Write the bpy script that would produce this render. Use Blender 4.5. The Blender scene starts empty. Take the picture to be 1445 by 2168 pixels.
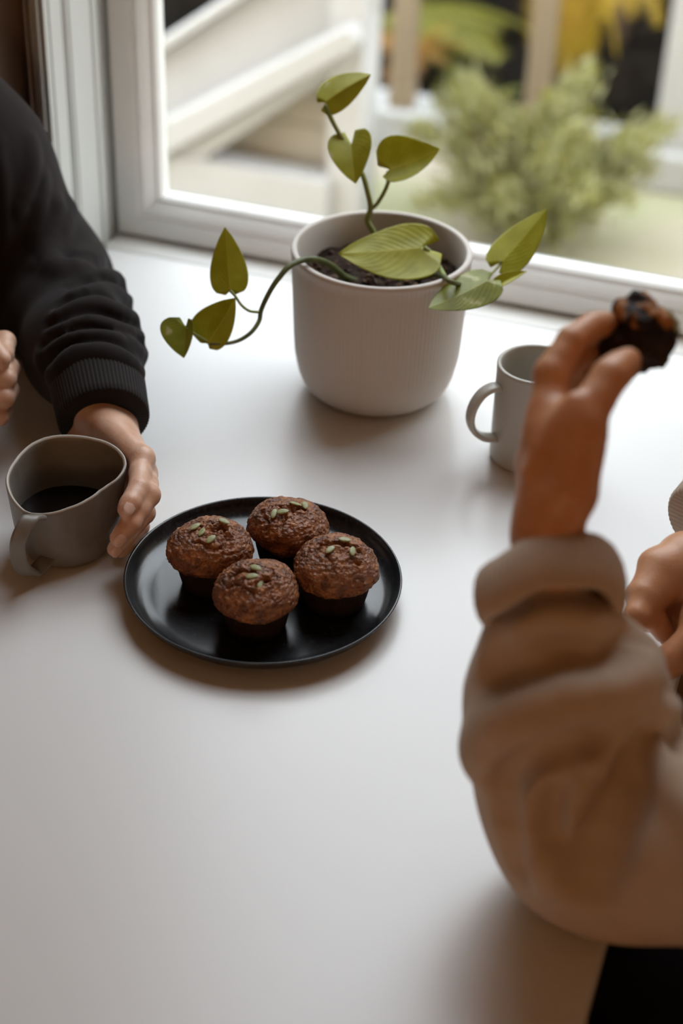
import bpy, bmesh, math, random
import numpy as np
from mathutils import Vector, Matrix
random.seed(7)
rng = np.random.default_rng(7)
C = bpy.context.scene.collection
SC = bpy.context.scene

# ------------------------------------------------------------------ camera
# The table top is z = 0; the window wall runs along X; metres throughout.
PITCH, ROLL, YAW, CAM_H, FPX = math.radians(34.6), math.radians(2.15), math.radians(17.9), 0.795, 3450.0
def cam_axes():
    cp, sp = math.cos(PITCH), math.sin(PITCH)
    fw, up, rt = np.array([0, cp, -sp]), np.array([0, sp, cp]), np.array([1.0, 0, 0])
    c, s = math.cos(ROLL), math.sin(ROLL)
    rt, up = c*rt + s*up, -s*rt + c*up
    cy, sy = math.cos(YAW), math.sin(YAW)
    Z = np.array([[cy, -sy, 0], [sy, cy, 0], [0, 0, 1]])
    return Z @ np.stack([rt, up, fw], 1)
RC = cam_axes()
CAM = np.array([0, 0, CAM_H])
cd = bpy.data.cameras.new('camera'); cam = bpy.data.objects.new('camera', cd); C.objects.link(cam)
M3 = Matrix([list(RC[:, 0]), list(RC[:, 1]), list(-RC[:, 2])]).transposed()
cam.matrix_world = Matrix.Translation(CAM) @ M3.to_4x4()
cd.sensor_fit = 'VERTICAL'; cd.sensor_height = 36.0; cd.lens = FPX/2168*36
cd.dof.use_dof = True; cd.dof.focus_distance = 1.30; cd.dof.aperture_fstop = 3.1; cd.dof.aperture_blades = 0
cd.clip_start = 0.02
SC.camera = cam

# ------------------------------------------------------------------ sky, exposure
W = bpy.data.worlds.new('overcast_sky'); SC.world = W; W.use_nodes = True
nt = W.node_tree; nt.nodes.clear()
out = nt.nodes.new('ShaderNodeOutputWorld'); bg = nt.nodes.new('ShaderNodeBackground')
tc = nt.nodes.new('ShaderNodeTexCoord'); sx = nt.nodes.new('ShaderNodeSeparateXYZ'); rp = nt.nodes.new('ShaderNodeValToRGB')
nt.links.new(tc.outputs['Generated'], sx.inputs[0]); nt.links.new(sx.outputs['Z'], rp.inputs[0])
rp.color_ramp.elements[0].position = 0.0; rp.color_ramp.elements[0].color = (0.97, 0.985, 0.98, 1)
rp.color_ramp.elements[1].position = 0.85; rp.color_ramp.elements[1].color = (0.84, 0.92, 1.0, 1)
nt.links.new(rp.outputs[0], bg.inputs[0]); bg.inputs[1].default_value = 6.5
nt.links.new(bg.outputs[0], out.inputs[0])
pl = bpy.data.lights.new('window_portal', 'AREA'); pl.shape = 'RECTANGLE'; pl.size = .80; pl.size_y = 2.15
pl.cycles.is_portal = True
po = bpy.data.objects.new('window_portal', pl); C.objects.link(po)
po.location = (-0.37, 1.58, 1.1); po.rotation_euler = (math.radians(-90), 0, 0)
SC.view_settings.view_transform = 'Standard'; SC.view_settings.look = 'None'
SC.view_settings.gamma = 1.0; SC.view_settings.use_curve_mapping = False
SC.view_settings.exposure = 0.17
SC.cycles.use_denoising = True
SC.cycles.max_bounces = 10; SC.cycles.diffuse_bounces = 6; SC.cycles.transparent_max_bounces = 12
SC.cycles.caustics_reflective = False; SC.cycles.caustics_refractive = False
SC.cycles.sample_clamp_indirect = 6.0

# ------------------------------------------------------------------ helpers
def spot(p, D):
    """a point of the room seen at p, D metres deep"""
    return CAM + RC @ np.array([(p[0]-722.5)/FPX, -(p[1]-1084.0)/FPX, 1.0])*D
def spotz(p, z):
    d = RC @ np.array([(p[0]-722.5)/FPX, -(p[1]-1084.0)/FPX, 1.0])
    return CAM + d*(z-CAM_H)/d[2]
def spoty(p, y):
    d = RC @ np.array([(p[0]-722.5)/FPX, -(p[1]-1084.0)/FPX, 1.0])
    return CAM + d*y/d[1]

def link(o, parent=None):
    C.objects.link(o)
    if parent is not None: o.parent = parent
    return o
def tag(o, label=None, cat=None, group=None, kind=None):
    if label: o['label'] = label
    if cat: o['category'] = cat
    if group: o['group'] = group
    if kind: o['kind'] = kind
    return o
def empty(name, loc=(0, 0, 0)):
    o = bpy.data.objects.new(name, None); C.objects.link(o); o.location = loc; o.empty_display_size = 0.02
    return o
def origin_of(o):
    v = Vector((0, 0, 0))
    while o is not None: v = v + o.location; o = o.parent
    return np.array(v)
def mesh(name, verts, faces, mat=None, parent=None, smooth=True, loc=None):
    me = bpy.data.meshes.new(name)
    verts = np.asarray(verts, float)
    if parent is not None and loc is None: verts = verts - origin_of(parent)
    me.from_pydata(verts.tolist(), [], [tuple(int(i) for i in f) for f in faces]); me.update()
    if smooth: me.polygons.foreach_set('use_smooth', [True]*len(me.polygons))
    if mat: me.materials.append(mat)
    o = bpy.data.objects.new(name, me); link(o, parent)
    return o
def bm_obj(name, bm, mat=None, parent=None, smooth=False):
    if parent is not None: bmesh.ops.translate(bm, vec=-Vector(parent.location), verts=bm.verts)
    bmesh.ops.recalc_face_normals(bm, faces=bm.faces)
    me = bpy.data.meshes.new(name); bm.to_mesh(me); bm.free()
    if smooth: me.polygons.foreach_set('use_smooth', [True]*len(me.polygons))
    if mat: me.materials.append(mat)
    return link(bpy.data.objects.new(name, me), parent)
def add_box(bm, lo, hi, bevel=0.0, seg=2):
    r = bmesh.ops.create_cube(bm, size=1.0); vs = r['verts']
    lo, hi = Vector(lo), Vector(hi)
    for v in vs: v.co = Vector(((lo[i]+hi[i])/2 + v.co[i]*(hi[i]-lo[i])) for i in range(3))
    if bevel > 0:
        es = list({e for v in vs for e in v.link_edges})
        bmesh.ops.bevel(bm, geom=es, offset=bevel, segments=seg, profile=0.5, affect='EDGES')
def box(name, lo, hi, mat, parent=None, bevel=0.0, kind=None):
    bm = bmesh.new(); add_box(bm, lo, hi, bevel)
    o = bm_obj(name, bm, mat, parent)
    if kind: o['kind'] = kind
    return o
def add_prism(bm, poly, axis, a, b):
    """polygon (2-D) extruded along an axis from a to b"""
    def v3(p, t):
        q = list(p); q.insert(axis, t); return q
    A = [bm.verts.new(v3(p, a)) for p in poly]; B = [bm.verts.new(v3(p, b)) for p in poly]
    n = len(poly)
    bm.faces.new(A); bm.faces.new(B[::-1])
    for i in range(n): bm.faces.new((A[i], B[i], B[(i+1) % n], A[(i+1) % n]))
def lathe(name, prof, mat, parent=None, n=96, centre=(0, 0), rfun=None, smooth=True):
    """prof: list of (r, z); rfun(theta, i) scales r"""
    V, F = [], []; m = len(prof)
    for i, (r, z) in enumerate(prof):
        for k in range(n):
            t = 2*math.pi*k/n
            rr = r if rfun is None else rfun(t, i, r)
            V.append((centre[0]+rr*math.cos(t), centre[1]+rr*math.sin(t), z))
    for i in range(m-1):
        for k in range(n):
            F.append((i*n+k, i*n+(k+1) % n, (i+1)*n+(k+1) % n, (i+1)*n+k))
    if prof[0][0] > 1e-6: F.append(tuple(range(n-1, -1, -1)))
    if prof[-1][0] > 1e-6: F.append(tuple((m-1)*n+k for k in range(n)))
    return mesh(name, V, F, mat, parent, smooth)
def catmull(P, n=8):
    P = np.asarray(P, float); out = []
    Q = np.vstack([2*P[0]-P[1], P, 2*P[-1]-P[-2]])
    for i in range(1, len(Q)-2):
        for t in np.linspace(0, 1, n, endpoint=False):
            a, b, c, d = Q[i-1:i+3]
            out.append(0.5*(2*b + (c-a)*t + (2*a-5*b+4*c-d)*t*t + (3*b-a-3*c+d)*t**3))
    out.append(P[-1]); return np.array(out)
def frames(P):
    T = np.gradient(P, axis=0); T /= np.linalg.norm(T, axis=1)[:, None]+1e-12
    N = np.zeros_like(T); a = np.array([0, 0, 1.0]) if abs(T[0][2]) < .9 else np.array([1.0, 0, 0])
    n = a - T[0]*(a@T[0]); n /= np.linalg.norm(n); N[0] = n
    for i in range(1, len(P)):
        n = N[i-1]-T[i]*(N[i-1]@T[i]); N[i] = n/np.linalg.norm(n)
    return T, N, np.cross(T, N)
def tube_vf(P, R, n=10, sx=1.0, cap=True):
    P = np.asarray(P, float); R = np.broadcast_to(np.asarray(R, float), (len(P),))
    T, N, B = frames(P); V = []; F = []
    t = np.arange(n)*2*math.pi/n
    for i in range(len(P)):
        V.append(P[i]+R[i]*(np.cos(t)[:, None]*N[i]+np.sin(t)[:, None]*B[i]*sx))
    V = np.concatenate(V)
    for i in range(len(P)-1):
        for k in range(n): F.append((i*n+k, i*n+(k+1) % n, (i+1)*n+(k+1) % n, (i+1)*n+k))
    if cap: F.append(tuple(range(n-1, -1, -1))); F.append(tuple((len(P)-1)*n+k for k in range(n)))
    return V, F
def tube(name, P, R, mat, parent=None, n=10):
    V, F = tube_vf(P, R, n); return mesh(name, V, F, mat, parent)

# ---- procedural noise for shaping meshes
_perm = rng.permutation(4096)
def _h(ix, iy, iz): return _perm[(_perm[(_perm[ix & 4095]+iy) & 4095]+iz) & 4095]/4095.0
def vnoise(P):
    P = np.asarray(P, float); i = np.floor(P).astype(int); f = P-i; u = f*f*(3-2*f); r = 0
    for dx in (0, 1):
        for dy in (0, 1):
            for dz in (0, 1):
                w = (u[..., 0] if dx else 1-u[..., 0])*(u[..., 1] if dy else 1-u[..., 1])*(u[..., 2] if dz else 1-u[..., 2])
                r = r + w*_h(i[..., 0]+dx, i[..., 1]+dy, i[..., 2]+dz)
    return r*2-1
def fbm(P, o=4):
    P = np.asarray(P, float); a, s, r = 1.0, 1.0, 0
    for k in range(o): r = r + a*vnoise(P*s+17.3*k); a *= .5; s *= 2.03
    return r

# ------------------------------------------------------------------ materials
def mat(name, col, rough=0.5, spec=0.5, metal=0.0, bump=None, var=None, sss=None, coat=0.0, sheen=0.0, trans=0.0):
    """bump = (scale, strength, distance); var = (scale, colour2, lo, hi)"""
    m = bpy.data.materials.new(name); m.use_nodes = True; n = m.node_tree; b = n.nodes['Principled BSDF']
    b.inputs['Base Color'].default_value = (*col, 1); b.inputs['Roughness'].default_value = rough
    b.inputs['Specular IOR Level'].default_value = spec; b.inputs['Metallic'].default_value = metal
    b.inputs['Coat Weight'].default_value = coat; b.inputs['Sheen Weight'].default_value = sheen
    if trans: b.inputs['Transmission Weight'].default_value = trans
    co = n.nodes.new('ShaderNodeTexCoord')
    if var:
        no = n.nodes.new('ShaderNodeTexNoise'); no.inputs['Scale'].default_value = var[0]; no.inputs['Detail'].default_value = 6
        cr = n.nodes.new('ShaderNodeValToRGB'); cr.color_ramp.elements[0].position = var[2]; cr.color_ramp.elements[1].position = var[3]
        cr.color_ramp.elements[0].color = (*col, 1); cr.color_ramp.elements[1].color = (*var[1], 1)
        n.links.new(co.outputs['Object'], no.inputs['Vector']); n.links.new(no.outputs['Fac'], cr.inputs['Fac'])
        n.links.new(cr.outputs['Color'], b.inputs['Base Color'])
    if bump:
        no = n.nodes.new('ShaderNodeTexNoise'); no.inputs['Scale'].default_value = bump[0]; no.inputs['Detail'].default_value = 5
        bu = n.nodes.new('ShaderNodeBump'); bu.inputs['Strength'].default_value = bump[1]; bu.inputs['Distance'].default_value = bump[2]
        n.links.new(co.outputs['Object'], no.inputs['Vector']); n.links.new(no.outputs['Fac'], bu.inputs['Height'])
        n.links.new(bu.outputs['Normal'], b.inputs['Normal'])
    if sss:
        b.inputs['Subsurface Weight'].default_value = sss[0]; b.inputs['Subsurface Radius'].default_value = sss[1]
        b.inputs['Subsurface Scale'].default_value = sss[2]
    return m
MT = {}
MT['table'] = mat('white_laminate', (.72, .71, .695), .30, .5, bump=(900, .03, .0002), var=(3.0, (.70, .695, .685), .35, .7))
MT['paint'] = mat('white_gloss_paint', (.74, .73, .70), .35, .45, bump=(60, .08, .001), var=(9, (.68, .665, .63), .5, .85))
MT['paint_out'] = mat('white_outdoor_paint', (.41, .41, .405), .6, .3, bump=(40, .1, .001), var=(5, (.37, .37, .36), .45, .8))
MT['paint_darkened'] = mat('darkened_casing_paint', (.47, .475, .45), .4, .4, bump=(60, .08, .001), var=(9, (.42, .42, .39), .5, .85))  # white paint darkened in colour to hold down the light on the recess
MT['siding'] = mat('beige_siding', (.42, .37, .295), .7, .3, var=(4, (.46, .43, .35), .3, .8))
MT['wall'] = mat('warm_plaster', (.62, .45, .28), .85, .2, bump=(120, .08, .001))
MT['floor'] = mat('oak_boards', (.30, .17, .08), .45, .4, var=(7, (.20, .11, .05), .3, .7))
MT['ceil'] = mat('ceiling_paint', (.70, .62, .50), .9, .2)
MT['curtain'] = mat('brown_linen', (.17, .115, .08), .9, .2, bump=(500, .2, .0006))
MT['pot'] = mat('matte_grey_ceramic', (.55, .505, .46), .62, .35, bump=(1200, .05, .0003))
MT['rim'] = MT['pot']
MT['mug_dark'] = mat('taupe_stoneware', (.185, .165, .140), .42, .45, bump=(700, .05, .0003), var=(60, (.16, .142, .118), .4, .75))
MT['mug_rim'] = mat('pale_worn_glaze', (.40, .36, .31), .4, .5)
MT['mug_light'] = mat('pale_grey_stoneware', (.47, .45, .40), .30, .5, bump=(500, .04, .0003))
MT['coffee'] = mat('black_coffee', (.004, .003, .003), .03, .6)
MT['plate'] = mat('black_matte_stoneware', (.010, .011, .0125), .26, .5, bump=(900, .10, .0003), var=(220, (.022, .023, .025), .45, .7))
MT['soil'] = mat('potting_soil', (.030, .018, .012), .95, .2, bump=(300, .6, .004), var=(130, (.11, .06, .035), .55, .75))
MT['stem'] = mat('pothos_stem', (.20, .24, .06), .5, .4, var=(40, (.30, .28, .12), .5, .8))
MT['stem_dark'] = mat('pothos_old_stem', (.07, .085, .025), .5, .4, var=(60, (.15, .16, .05), .45, .75))
MT['seed'] = mat('pumpkin_seed_skin', (.26, .27, .11), .42, .4, bump=(900, .12, .0003), var=(260, (.36, .36, .19), .4, .7))
MT['ground'] = mat('pale_path', (.31, .27, .21), .9, .2, var=(2.2, (.25, .25, .145), .40, .62))
MT['bark'] = mat('brown_bark', (.10, .065, .04), .9, .2, bump=(60, .5, .01))
MT['post'] = mat('beige_painted_timber', (.24, .185, .12), .7, .3)
MT['black_cloth'] = mat('black_trousers', (.005, .005, .007), .9, .15)
MT['chair'] = mat('dark_wood', (.03, .018, .012), .5, .4)
def two_sided(name, col, tr, rough=.45, var=None, spec=.4):
    m = mat(name, col, rough, spec, var=var); n = m.node_tree; b = n.nodes['Principled BSDF']
    t = n.nodes.new('ShaderNodeBsdfTranslucent'); t.inputs[0].default_value = (*tr, 1)
    mx = n.nodes.new('ShaderNodeMixShader'); mx.inputs[0].default_value = .35; o = n.nodes['Material Output']
    n.links.new(b.outputs[0], mx.inputs[1]); n.links.new(t.outputs[0], mx.inputs[2]); n.links.new(mx.outputs[0], o.inputs[0])
    return m
MT['fern_yellow'] = two_sided('golden_fern', (.50, .34, .022), (.50, .35, .022), var=(6, (.40, .23, .025), .4, .7))
MT['fern_lime'] = two_sided('lime_fern', (.24, .225, .03), (.26, .24, .035), var=(5, (.18, .18, .03), .4, .7))
MT['fern_green'] = two_sided('olive_fern', (.26, .27, .06), (.28, .29, .07), var=(5, (.18, .20, .05), .4, .7))
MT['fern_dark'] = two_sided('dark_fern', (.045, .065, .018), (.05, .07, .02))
MT['fern_brown'] = two_sided('rusty_fern', (.30, .135, .022), (.30, .14, .02))
MT['sage'] = two_sided('sage_ground_cover', (.36, .36, .18), (.34, .34, .16), var=(5, (.30, .295, .13), .4, .7))
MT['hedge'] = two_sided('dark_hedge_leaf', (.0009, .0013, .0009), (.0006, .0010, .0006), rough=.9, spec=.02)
def glass_mat():
    m = bpy.data.materials.new('window_glass'); m.use_nodes = True; n = m.node_tree; n.nodes.clear()
    o = n.nodes.new('ShaderNodeOutputMaterial'); t = n.nodes.new('ShaderNodeBsdfTransparent'); g = n.nodes.new('ShaderNodeBsdfGlossy')
    t.inputs[0].default_value = (.97, .97, .965, 1); g.inputs['Roughness'].default_value = .02
    f = n.nodes.new('ShaderNodeFresnel'); mx = n.nodes.new('ShaderNodeMixShader')
    ge = n.nodes.new('ShaderNodeNewGeometry'); io = n.nodes.new('ShaderNodeMix'); io.inputs['A'].default_value = 1.18; io.inputs['B'].default_value = 1/1.18
    n.links.new(ge.outputs['Backfacing'], io.inputs['Factor']); n.links.new(io.outputs['Result'], f.inputs['IOR'])   # same reflectance from both faces of the pane
    n.links.new(f.outputs[0], mx.inputs[0]); n.links.new(t.outputs[0], mx.inputs[1]); n.links.new(g.outputs[0], mx.inputs[2])
    n.links.new(mx.outputs[0], o.inputs[0]); return m
MT['glass'] = glass_mat()
MT['sill_out'] = mat('darkened_sill', (.20, .195, .185), .7, .3, var=(12, (.165, .16, .15), .4, .7))  # sill colour darkened against the full sky light it catches

# ------------------------------------------------------------------ sculpting: blended tapered limbs turned into one skin
class Sculpt:
    """a list of tapered capsules and ellipsoids, blended (or carved) in order, meshed sparsely on a grid"""
    def __init__(s): s.p = []; s.disp = None; s.amp = 0.0
    def cone(s, a, b, ra, rb, k=.008, op='+'): s.p.append(('c', op, k, np.array(a, float), np.array(b, float), float(ra), float(rb)))
    def ell(s, c, r, M=None, k=.008, op='+'): s.p.append(('e', op, k, np.array(c, float), np.array(r, float), np.eye(3) if M is None else np.array(M, float)))
    def box(s, lo, hi, k=.002, op='-'): lo, hi = np.array(lo, float), np.array(hi, float); s.p.append(('b', op, k, (lo+hi)/2, (hi-lo)/2))
    def chain(s, pts, rad, k=.006, op='+'):
        for i in range(len(pts)-1): s.cone(pts[i], pts[i+1], rad[i], rad[i+1], k, op)
    @staticmethod
    def dist(q, P):
        if q[0] == 'c':
            _, _, _, a, b, ra, rb = q; ba = b-a; l2 = ba@ba+1e-12
            t = np.clip(((P-a)@ba)/l2, 0, 1)
            return np.linalg.norm(P-a-t[:, None]*ba, axis=1)-(ra+(rb-ra)*t)
        if q[0] == 'b':
            y = np.abs(P-q[3])-q[4]; return np.linalg.norm(np.maximum(y, 0), axis=1)+np.minimum(y.max(1), 0)
        _, _, _, c, r, M = q; x = (P-c)@M
        k0 = np.linalg.norm(x/r, axis=1); k1 = np.linalg.norm(x/(r*r), axis=1)+1e-9
        return k0*(k0-1)/k1
    def bound(s):
        lo, hi = [], []
        for q in s.p:
            if q[1] != '+': continue
            if q[0] == 'c': lo += [q[3]-q[5], q[4]-q[6]]; hi += [q[3]+q[5], q[4]+q[6]]
            else: m = max(q[4]); lo.append(q[3]-m); hi.append(q[3]+m)
        return np.min(lo, 0)-.006, np.max(hi, 0)+.006
    def value(s, P, idx=None):
        d = np.full(len(P), 1.0)
        for i in (range(len(s.p)) if idx is None else idx):
            q = s.p[i]; e = s.dist(q, P); k = q[2]
            if q[1] == '+': h = np.maximum(k-np.abs(d-e), 0)/k; d = np.minimum(d, e)-h*h*k*.25
            else: e = -e; h = np.maximum(k-np.abs(d-e), 0)/k; d = np.maximum(d, e)+h*h*k*.25
        if s.disp is not None: d = d - s.disp(P)
        return np.round(d, 6)+5e-7
    def build(s, h, nb=8):
        lo, hi = s.bound(); B = nb*h; nblk = np.ceil((hi-lo)/B).astype(int)
        g = np.stack(np.meshgrid(*[np.arange(n) for n in nblk], indexing='ij'), -1).reshape(-1, 3)
        cen = lo+(g+.5)*B; rad = B*.8661
        D = np.stack([s.dist(q, cen) for q in s.p], 1); plus = np.array([q[1] == '+' for q in s.p]); K = np.array([q[2] for q in s.p])
        mn = D[:, plus].min(1); keep = mn < rad+s.amp+K.max()*.5
        kc = np.nonzero(keep)[0]; vc = s.value(cen[kc]); keep[kc[np.abs(vc) > rad*1.6+s.amp*1.3+.006]] = False
        dims = nblk*nb+1; off = np.arange(nb+1)
        L = np.stack(np.meshgrid(off, off, off, indexing='ij'), -1).reshape(-1, 3)
        VID, VP, QA = [], [], []
        cid = lambda c: (c[..., 0]*dims[1]+c[..., 1])*dims[2]+c[..., 2]
        for bi in np.nonzero(keep)[0]:
            idx = [i for i in range(len(s.p)) if (D[bi, i] <= mn[bi]+2*rad+K[i]+.002 if plus[i] else D[bi, i] < rad+K[i]+.002)]
            base = g[bi]*nb; P = lo+(base+L)*h
            v = s.value(P, idx).reshape(nb+1, nb+1, nb+1)
            if v.min() > 0 or v.max() < 0: continue
            neg = v < 0
            cnt = np.zeros((nb, nb, nb), int); acc = np.zeros((nb, nb, nb, 3)); ne = np.zeros((nb, nb, nb), int)
            for dx in (0, 1):
                for dy in (0, 1):
                    for dz in (0, 1): cnt += neg[dx:nb+dx, dy:nb+dy, dz:nb+dz]
            act = (cnt > 0) & (cnt < 8)
            if not act.any(): continue
            for ax in range(3):
                for u in (0, 1):
                    for w in (0, 1):
                        o0 = [0, 0, 0]; o1 = [0, 0, 0]; A_ = [a for a in range(3) if a != ax]
                        o0[A_[0]] = u; o0[A_[1]] = w; o1[:] = o0; o1[ax] = 1
                        a = v[o0[0]:nb+o0[0], o0[1]:nb+o0[1], o0[2]:nb+o0[2]]; b = v[o1[0]:nb+o1[0], o1[1]:nb+o1[1], o1[2]:nb+o1[2]]
                        cr = (a < 0) != (b < 0); t = np.where(cr, a/np.where(cr, a-b, 1), 0)
                        e = np.zeros((nb, nb, nb, 3)); e[..., A_[0]] = u; e[..., A_[1]] = w; e[..., ax] = t
                        acc += e*cr[..., None]; ne += cr
            ci = np.argwhere(act); VID.append(cid(base+ci)); VP.append(lo+(base+ci+acc[act]/ne[act][:, None])*h)
            for ax in range(3):
                sl0 = [slice(0, nb)]*3; sl1 = [slice(0, nb)]*3; sl1[ax] = slice(1, nb+1)
                a, b = neg[tuple(sl0)], neg[tuple(sl1)]; e = np.argwhere(a != b)
                if not len(e): continue
                f = a[tuple(e.T)]; c = base+e; d1 = np.zeros(3, int); d2 = np.zeros(3, int); d1[(ax+1) % 3] = 1; d2[(ax+2) % 3] = 1
                q = np.stack([cid(c-d1-d2), cid(c-d2), cid(c), cid(c-d1)], 1); q[~f] = q[~f][:, ::-1]; QA.append(q)
        VID, VP, QA = np.concatenate(VID), np.concatenate(VP), np.concatenate(QA)
        o = np.argsort(VID); ids = VID[o]; j = np.searchsorted(ids, QA); j[j >= len(ids)] = 0
        ok = (ids[j] == QA).all(1); F = o[j[ok]]
        return VP, F
def skin_obj(name, sc, h, m, parent, smooth_it=0):
    V, F = sc.build(h)
    if smooth_it:
        E = np.concatenate([F[:, [0, 1]], F[:, [1, 2]], F[:, [2, 3]], F[:, [3, 0]]])
        for _ in range(smooth_it):
            S_ = np.zeros_like(V); n_ = np.zeros(len(V)); np.add.at(S_, E[:, 0], V[E[:, 1]]); np.add.at(n_, E[:, 0], 1)
            V = V*.5+S_/np.maximum(n_, 1)[:, None]*.5
    u_, inv = np.unique(F, return_inverse=True); V = V[u_]; F = inv.reshape(F.shape)
    V = V-np.array(parent.location)
    me = bpy.data.meshes.new(name); me.vertices.add(len(V)); me.vertices.foreach_set('co', V.astype(np.float32).ravel())
    me.loops.add(F.size); me.loops.foreach_set('vertex_index', F.ravel().astype(np.int32)); me.polygons.add(len(F))
    me.polygons.foreach_set('loop_start', np.arange(0, F.size, 4, dtype=np.int32)); me.polygons.foreach_set('loop_total', np.full(len(F), 4, np.int32))
    me.polygons.foreach_set('use_smooth', np.ones(len(F), bool)); me.update(calc_edges=True); me.validate()
    me.materials.append(m); return link(bpy.data.objects.new(name, me), parent)

# ================================================================== SETTING: room
XL, YS = -0.770, 1.528            # recess side and inner face of the window sash
FL, CE = -0.74, 2.55
HEAD = 2.2
def struct(o): o['kind'] = 'structure'; return o
fl = empty('floor', (0, -0.4, FL)); struct(fl)
yb = -2.6; k = 0
sub = box('subfloor', (-2.3, -2.6, FL-.06), (2.3, 1.60, FL-.022), MT['floor'], fl)
plank_me = None
xs = -2.3
while xs < 2.29:
    for (y0, y1) in ((-2.6, -1.1 + .5*((k % 3)-1)), (-1.1 + .5*((k % 3)-1), 1.60)):
        box('plank', (xs+.001, y0+.001, FL-.022), (xs+.143, y1-.001, FL), MT['floor'], fl, bevel=.0015)
    xs += .144; k += 1
struct(box('ceiling', (-2.3, -2.6, CE), (2.3, 1.6, CE+.08), MT['ceil']))
struct(box('wall_left', (-2.38, -2.6, FL), (-2.3, 1.6, CE), MT['wall']))
struct(box('wall_right', (2.3, -2.6, FL), (2.38, 1.6, CE), MT['wall']))
struct(box('wall_rear', (-2.38, -2.68, FL), (2.38, -2.6, CE), MT['wall']))
YI, YO = 1.400, 1.62               # inner and outer face of the window wall
bm = bmesh.new()
add_box(bm, (-2.3, YI, FL), (XL-.020, YO, CE)); add_box(bm, (.03, YI, FL), (2.3, YO, CE))
add_box(bm, (XL-.020, YI, HEAD), (.03, YO, CE)); add_box(bm, (XL-.020, YI+.10, FL), (.03, YO, -.045))
struct(bm_obj('wall_window', bm, MT['wall']))
# upper storeys of the house above the window, on the outside
struct(box('wall_facade', (-4.0, YO-.02, CE+.08), (4.0, YO, 4.6), MT['paint_out']))
# recess lining beside the window: boards and beads, each its own piece
tl = empty('trim_1', (XL, 1.45, 0)); struct(tl)
def lin(name, y0, y1, proud, bev=.0015, z0=-.02): return box(name, (XL-.020, y0, z0), (XL+proud, y1, HEAD), MT['paint_darkened'], tl, bevel=bev)
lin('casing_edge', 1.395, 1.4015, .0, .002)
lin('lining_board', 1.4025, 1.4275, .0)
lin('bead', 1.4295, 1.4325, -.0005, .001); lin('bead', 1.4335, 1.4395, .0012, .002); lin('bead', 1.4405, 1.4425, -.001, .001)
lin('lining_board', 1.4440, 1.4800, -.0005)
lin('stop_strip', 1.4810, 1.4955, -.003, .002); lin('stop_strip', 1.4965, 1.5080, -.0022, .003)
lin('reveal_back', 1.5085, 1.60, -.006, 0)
# moulded architrave on the room face of the wall
tr = empty('trim_2', (XL-.03, 1.39, 0)); struct(tr)
for x0, x1, y0 in ((XL-.0045, XL-.0005, 1.392), (XL-.0105, XL-.0055, 1.389), (XL-.016, XL-.0115, 1.391)):
    box('architrave_bead', (x0, y0, -.2), (x1, 1.402, HEAD+.05), MT['paint_darkened'], tr, bevel=.0015)
box('architrave_back', (XL-.060, 1.397, -.2), (XL-.0165, 1.402, HEAD+.05), MT['wall'], tr, bevel=.001)
# sill
box('sill_board', (XL-.004, 1.494, -.030), (.03, 1.60, -.0015), MT['paint'], struct(empty('trim_3', (0, 1.55, -.02))), bevel=.004)
tr4 = struct(empty('trim_4', (0, 1.6, 0)))
bm = bmesh.new(); add_prism(bm, [(1.563, .020), (1.645, .008), (1.645, -.05), (1.563, -.05)], 0, XL-.02, .05)
bm_obj('outer_sill', bm, MT['sill_out'], tr4)

# the window itself: two sashes with moulded stiles and rails, panes
def sash(parent, x0, x1, z0, z1):
    """frame with a flat face, an ovolo moulding and a rebate; the four members are pieces of their own"""
    prof = [(0, 0), (.0235, 0), (.0255, .0015), (.031, .0020), (.036, .006), (.0425, .0125), (.0445, .0125), (.0475, .0165), (.0475, .034), (0, .034)]
    def ring(p):   # inset, depth -> four corners
        i, d = p; y = YS+d
        return [(x0+i, y, z0+i*.92), (x1-i, y, z0+i*.92), (x1-i, y, z1-i), (x0+i, y, z1-i)]
    R_ = [ring(p) for p in prof]; names = ['bottom_rail', 'stile', 'top_rail', 'stile']
    for s in range(4):
        bm = bmesh.new(); a = [bm.verts.new(r[s]) for r in R_]; b = [bm.verts.new(r[(s+1) % 4]) for r in R_]
        for i in range(len(prof)):
            j = (i+1) % len(prof); bm.faces.new((a[i], a[j], b[j], b[i]))
        bm.faces.new(a); bm.faces.new(b[::-1])
        bm_obj(names[s], bm, MT['paint'], parent)
    g = box('pane', (x0+.044, YS+.022, z0+.040), (x1-.044, YS+.025, z1-.044), MT['glass'], parent)
    return g
w1 = struct(empty('window_1', (-.33, YS, .0))); sash(w1, XL, .03, .0025, HEAD)

# brown curtain hanging against the wall at the left
V, F = [], []
nx, nz = 90, 12
for j in range(nz+1):
    z = FL+.03 + (CE-.10-FL)*j/nz
    for i in range(nx+1):
        u = i/nx; x = XL-.016-.0 - .46*u
        V.append((x, 1.372 + .014*math.sin(u*46+.6*math.sin(j*.5)) + .006*math.sin(u*17+1), z))
for j in range(nz):
    for i in range(nx):
        a = j*(nx+1)+i; F.append((a, a+1, a+nx+2, a+nx+1))
cu = mesh('curtain', V, F, MT['curtain']); so = cu.modifiers.new('thick', 'SOLIDIFY'); so.thickness = .0015
tag(cu, 'dark brown curtain hanging in folds left of the white window frame', 'curtain')

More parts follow.
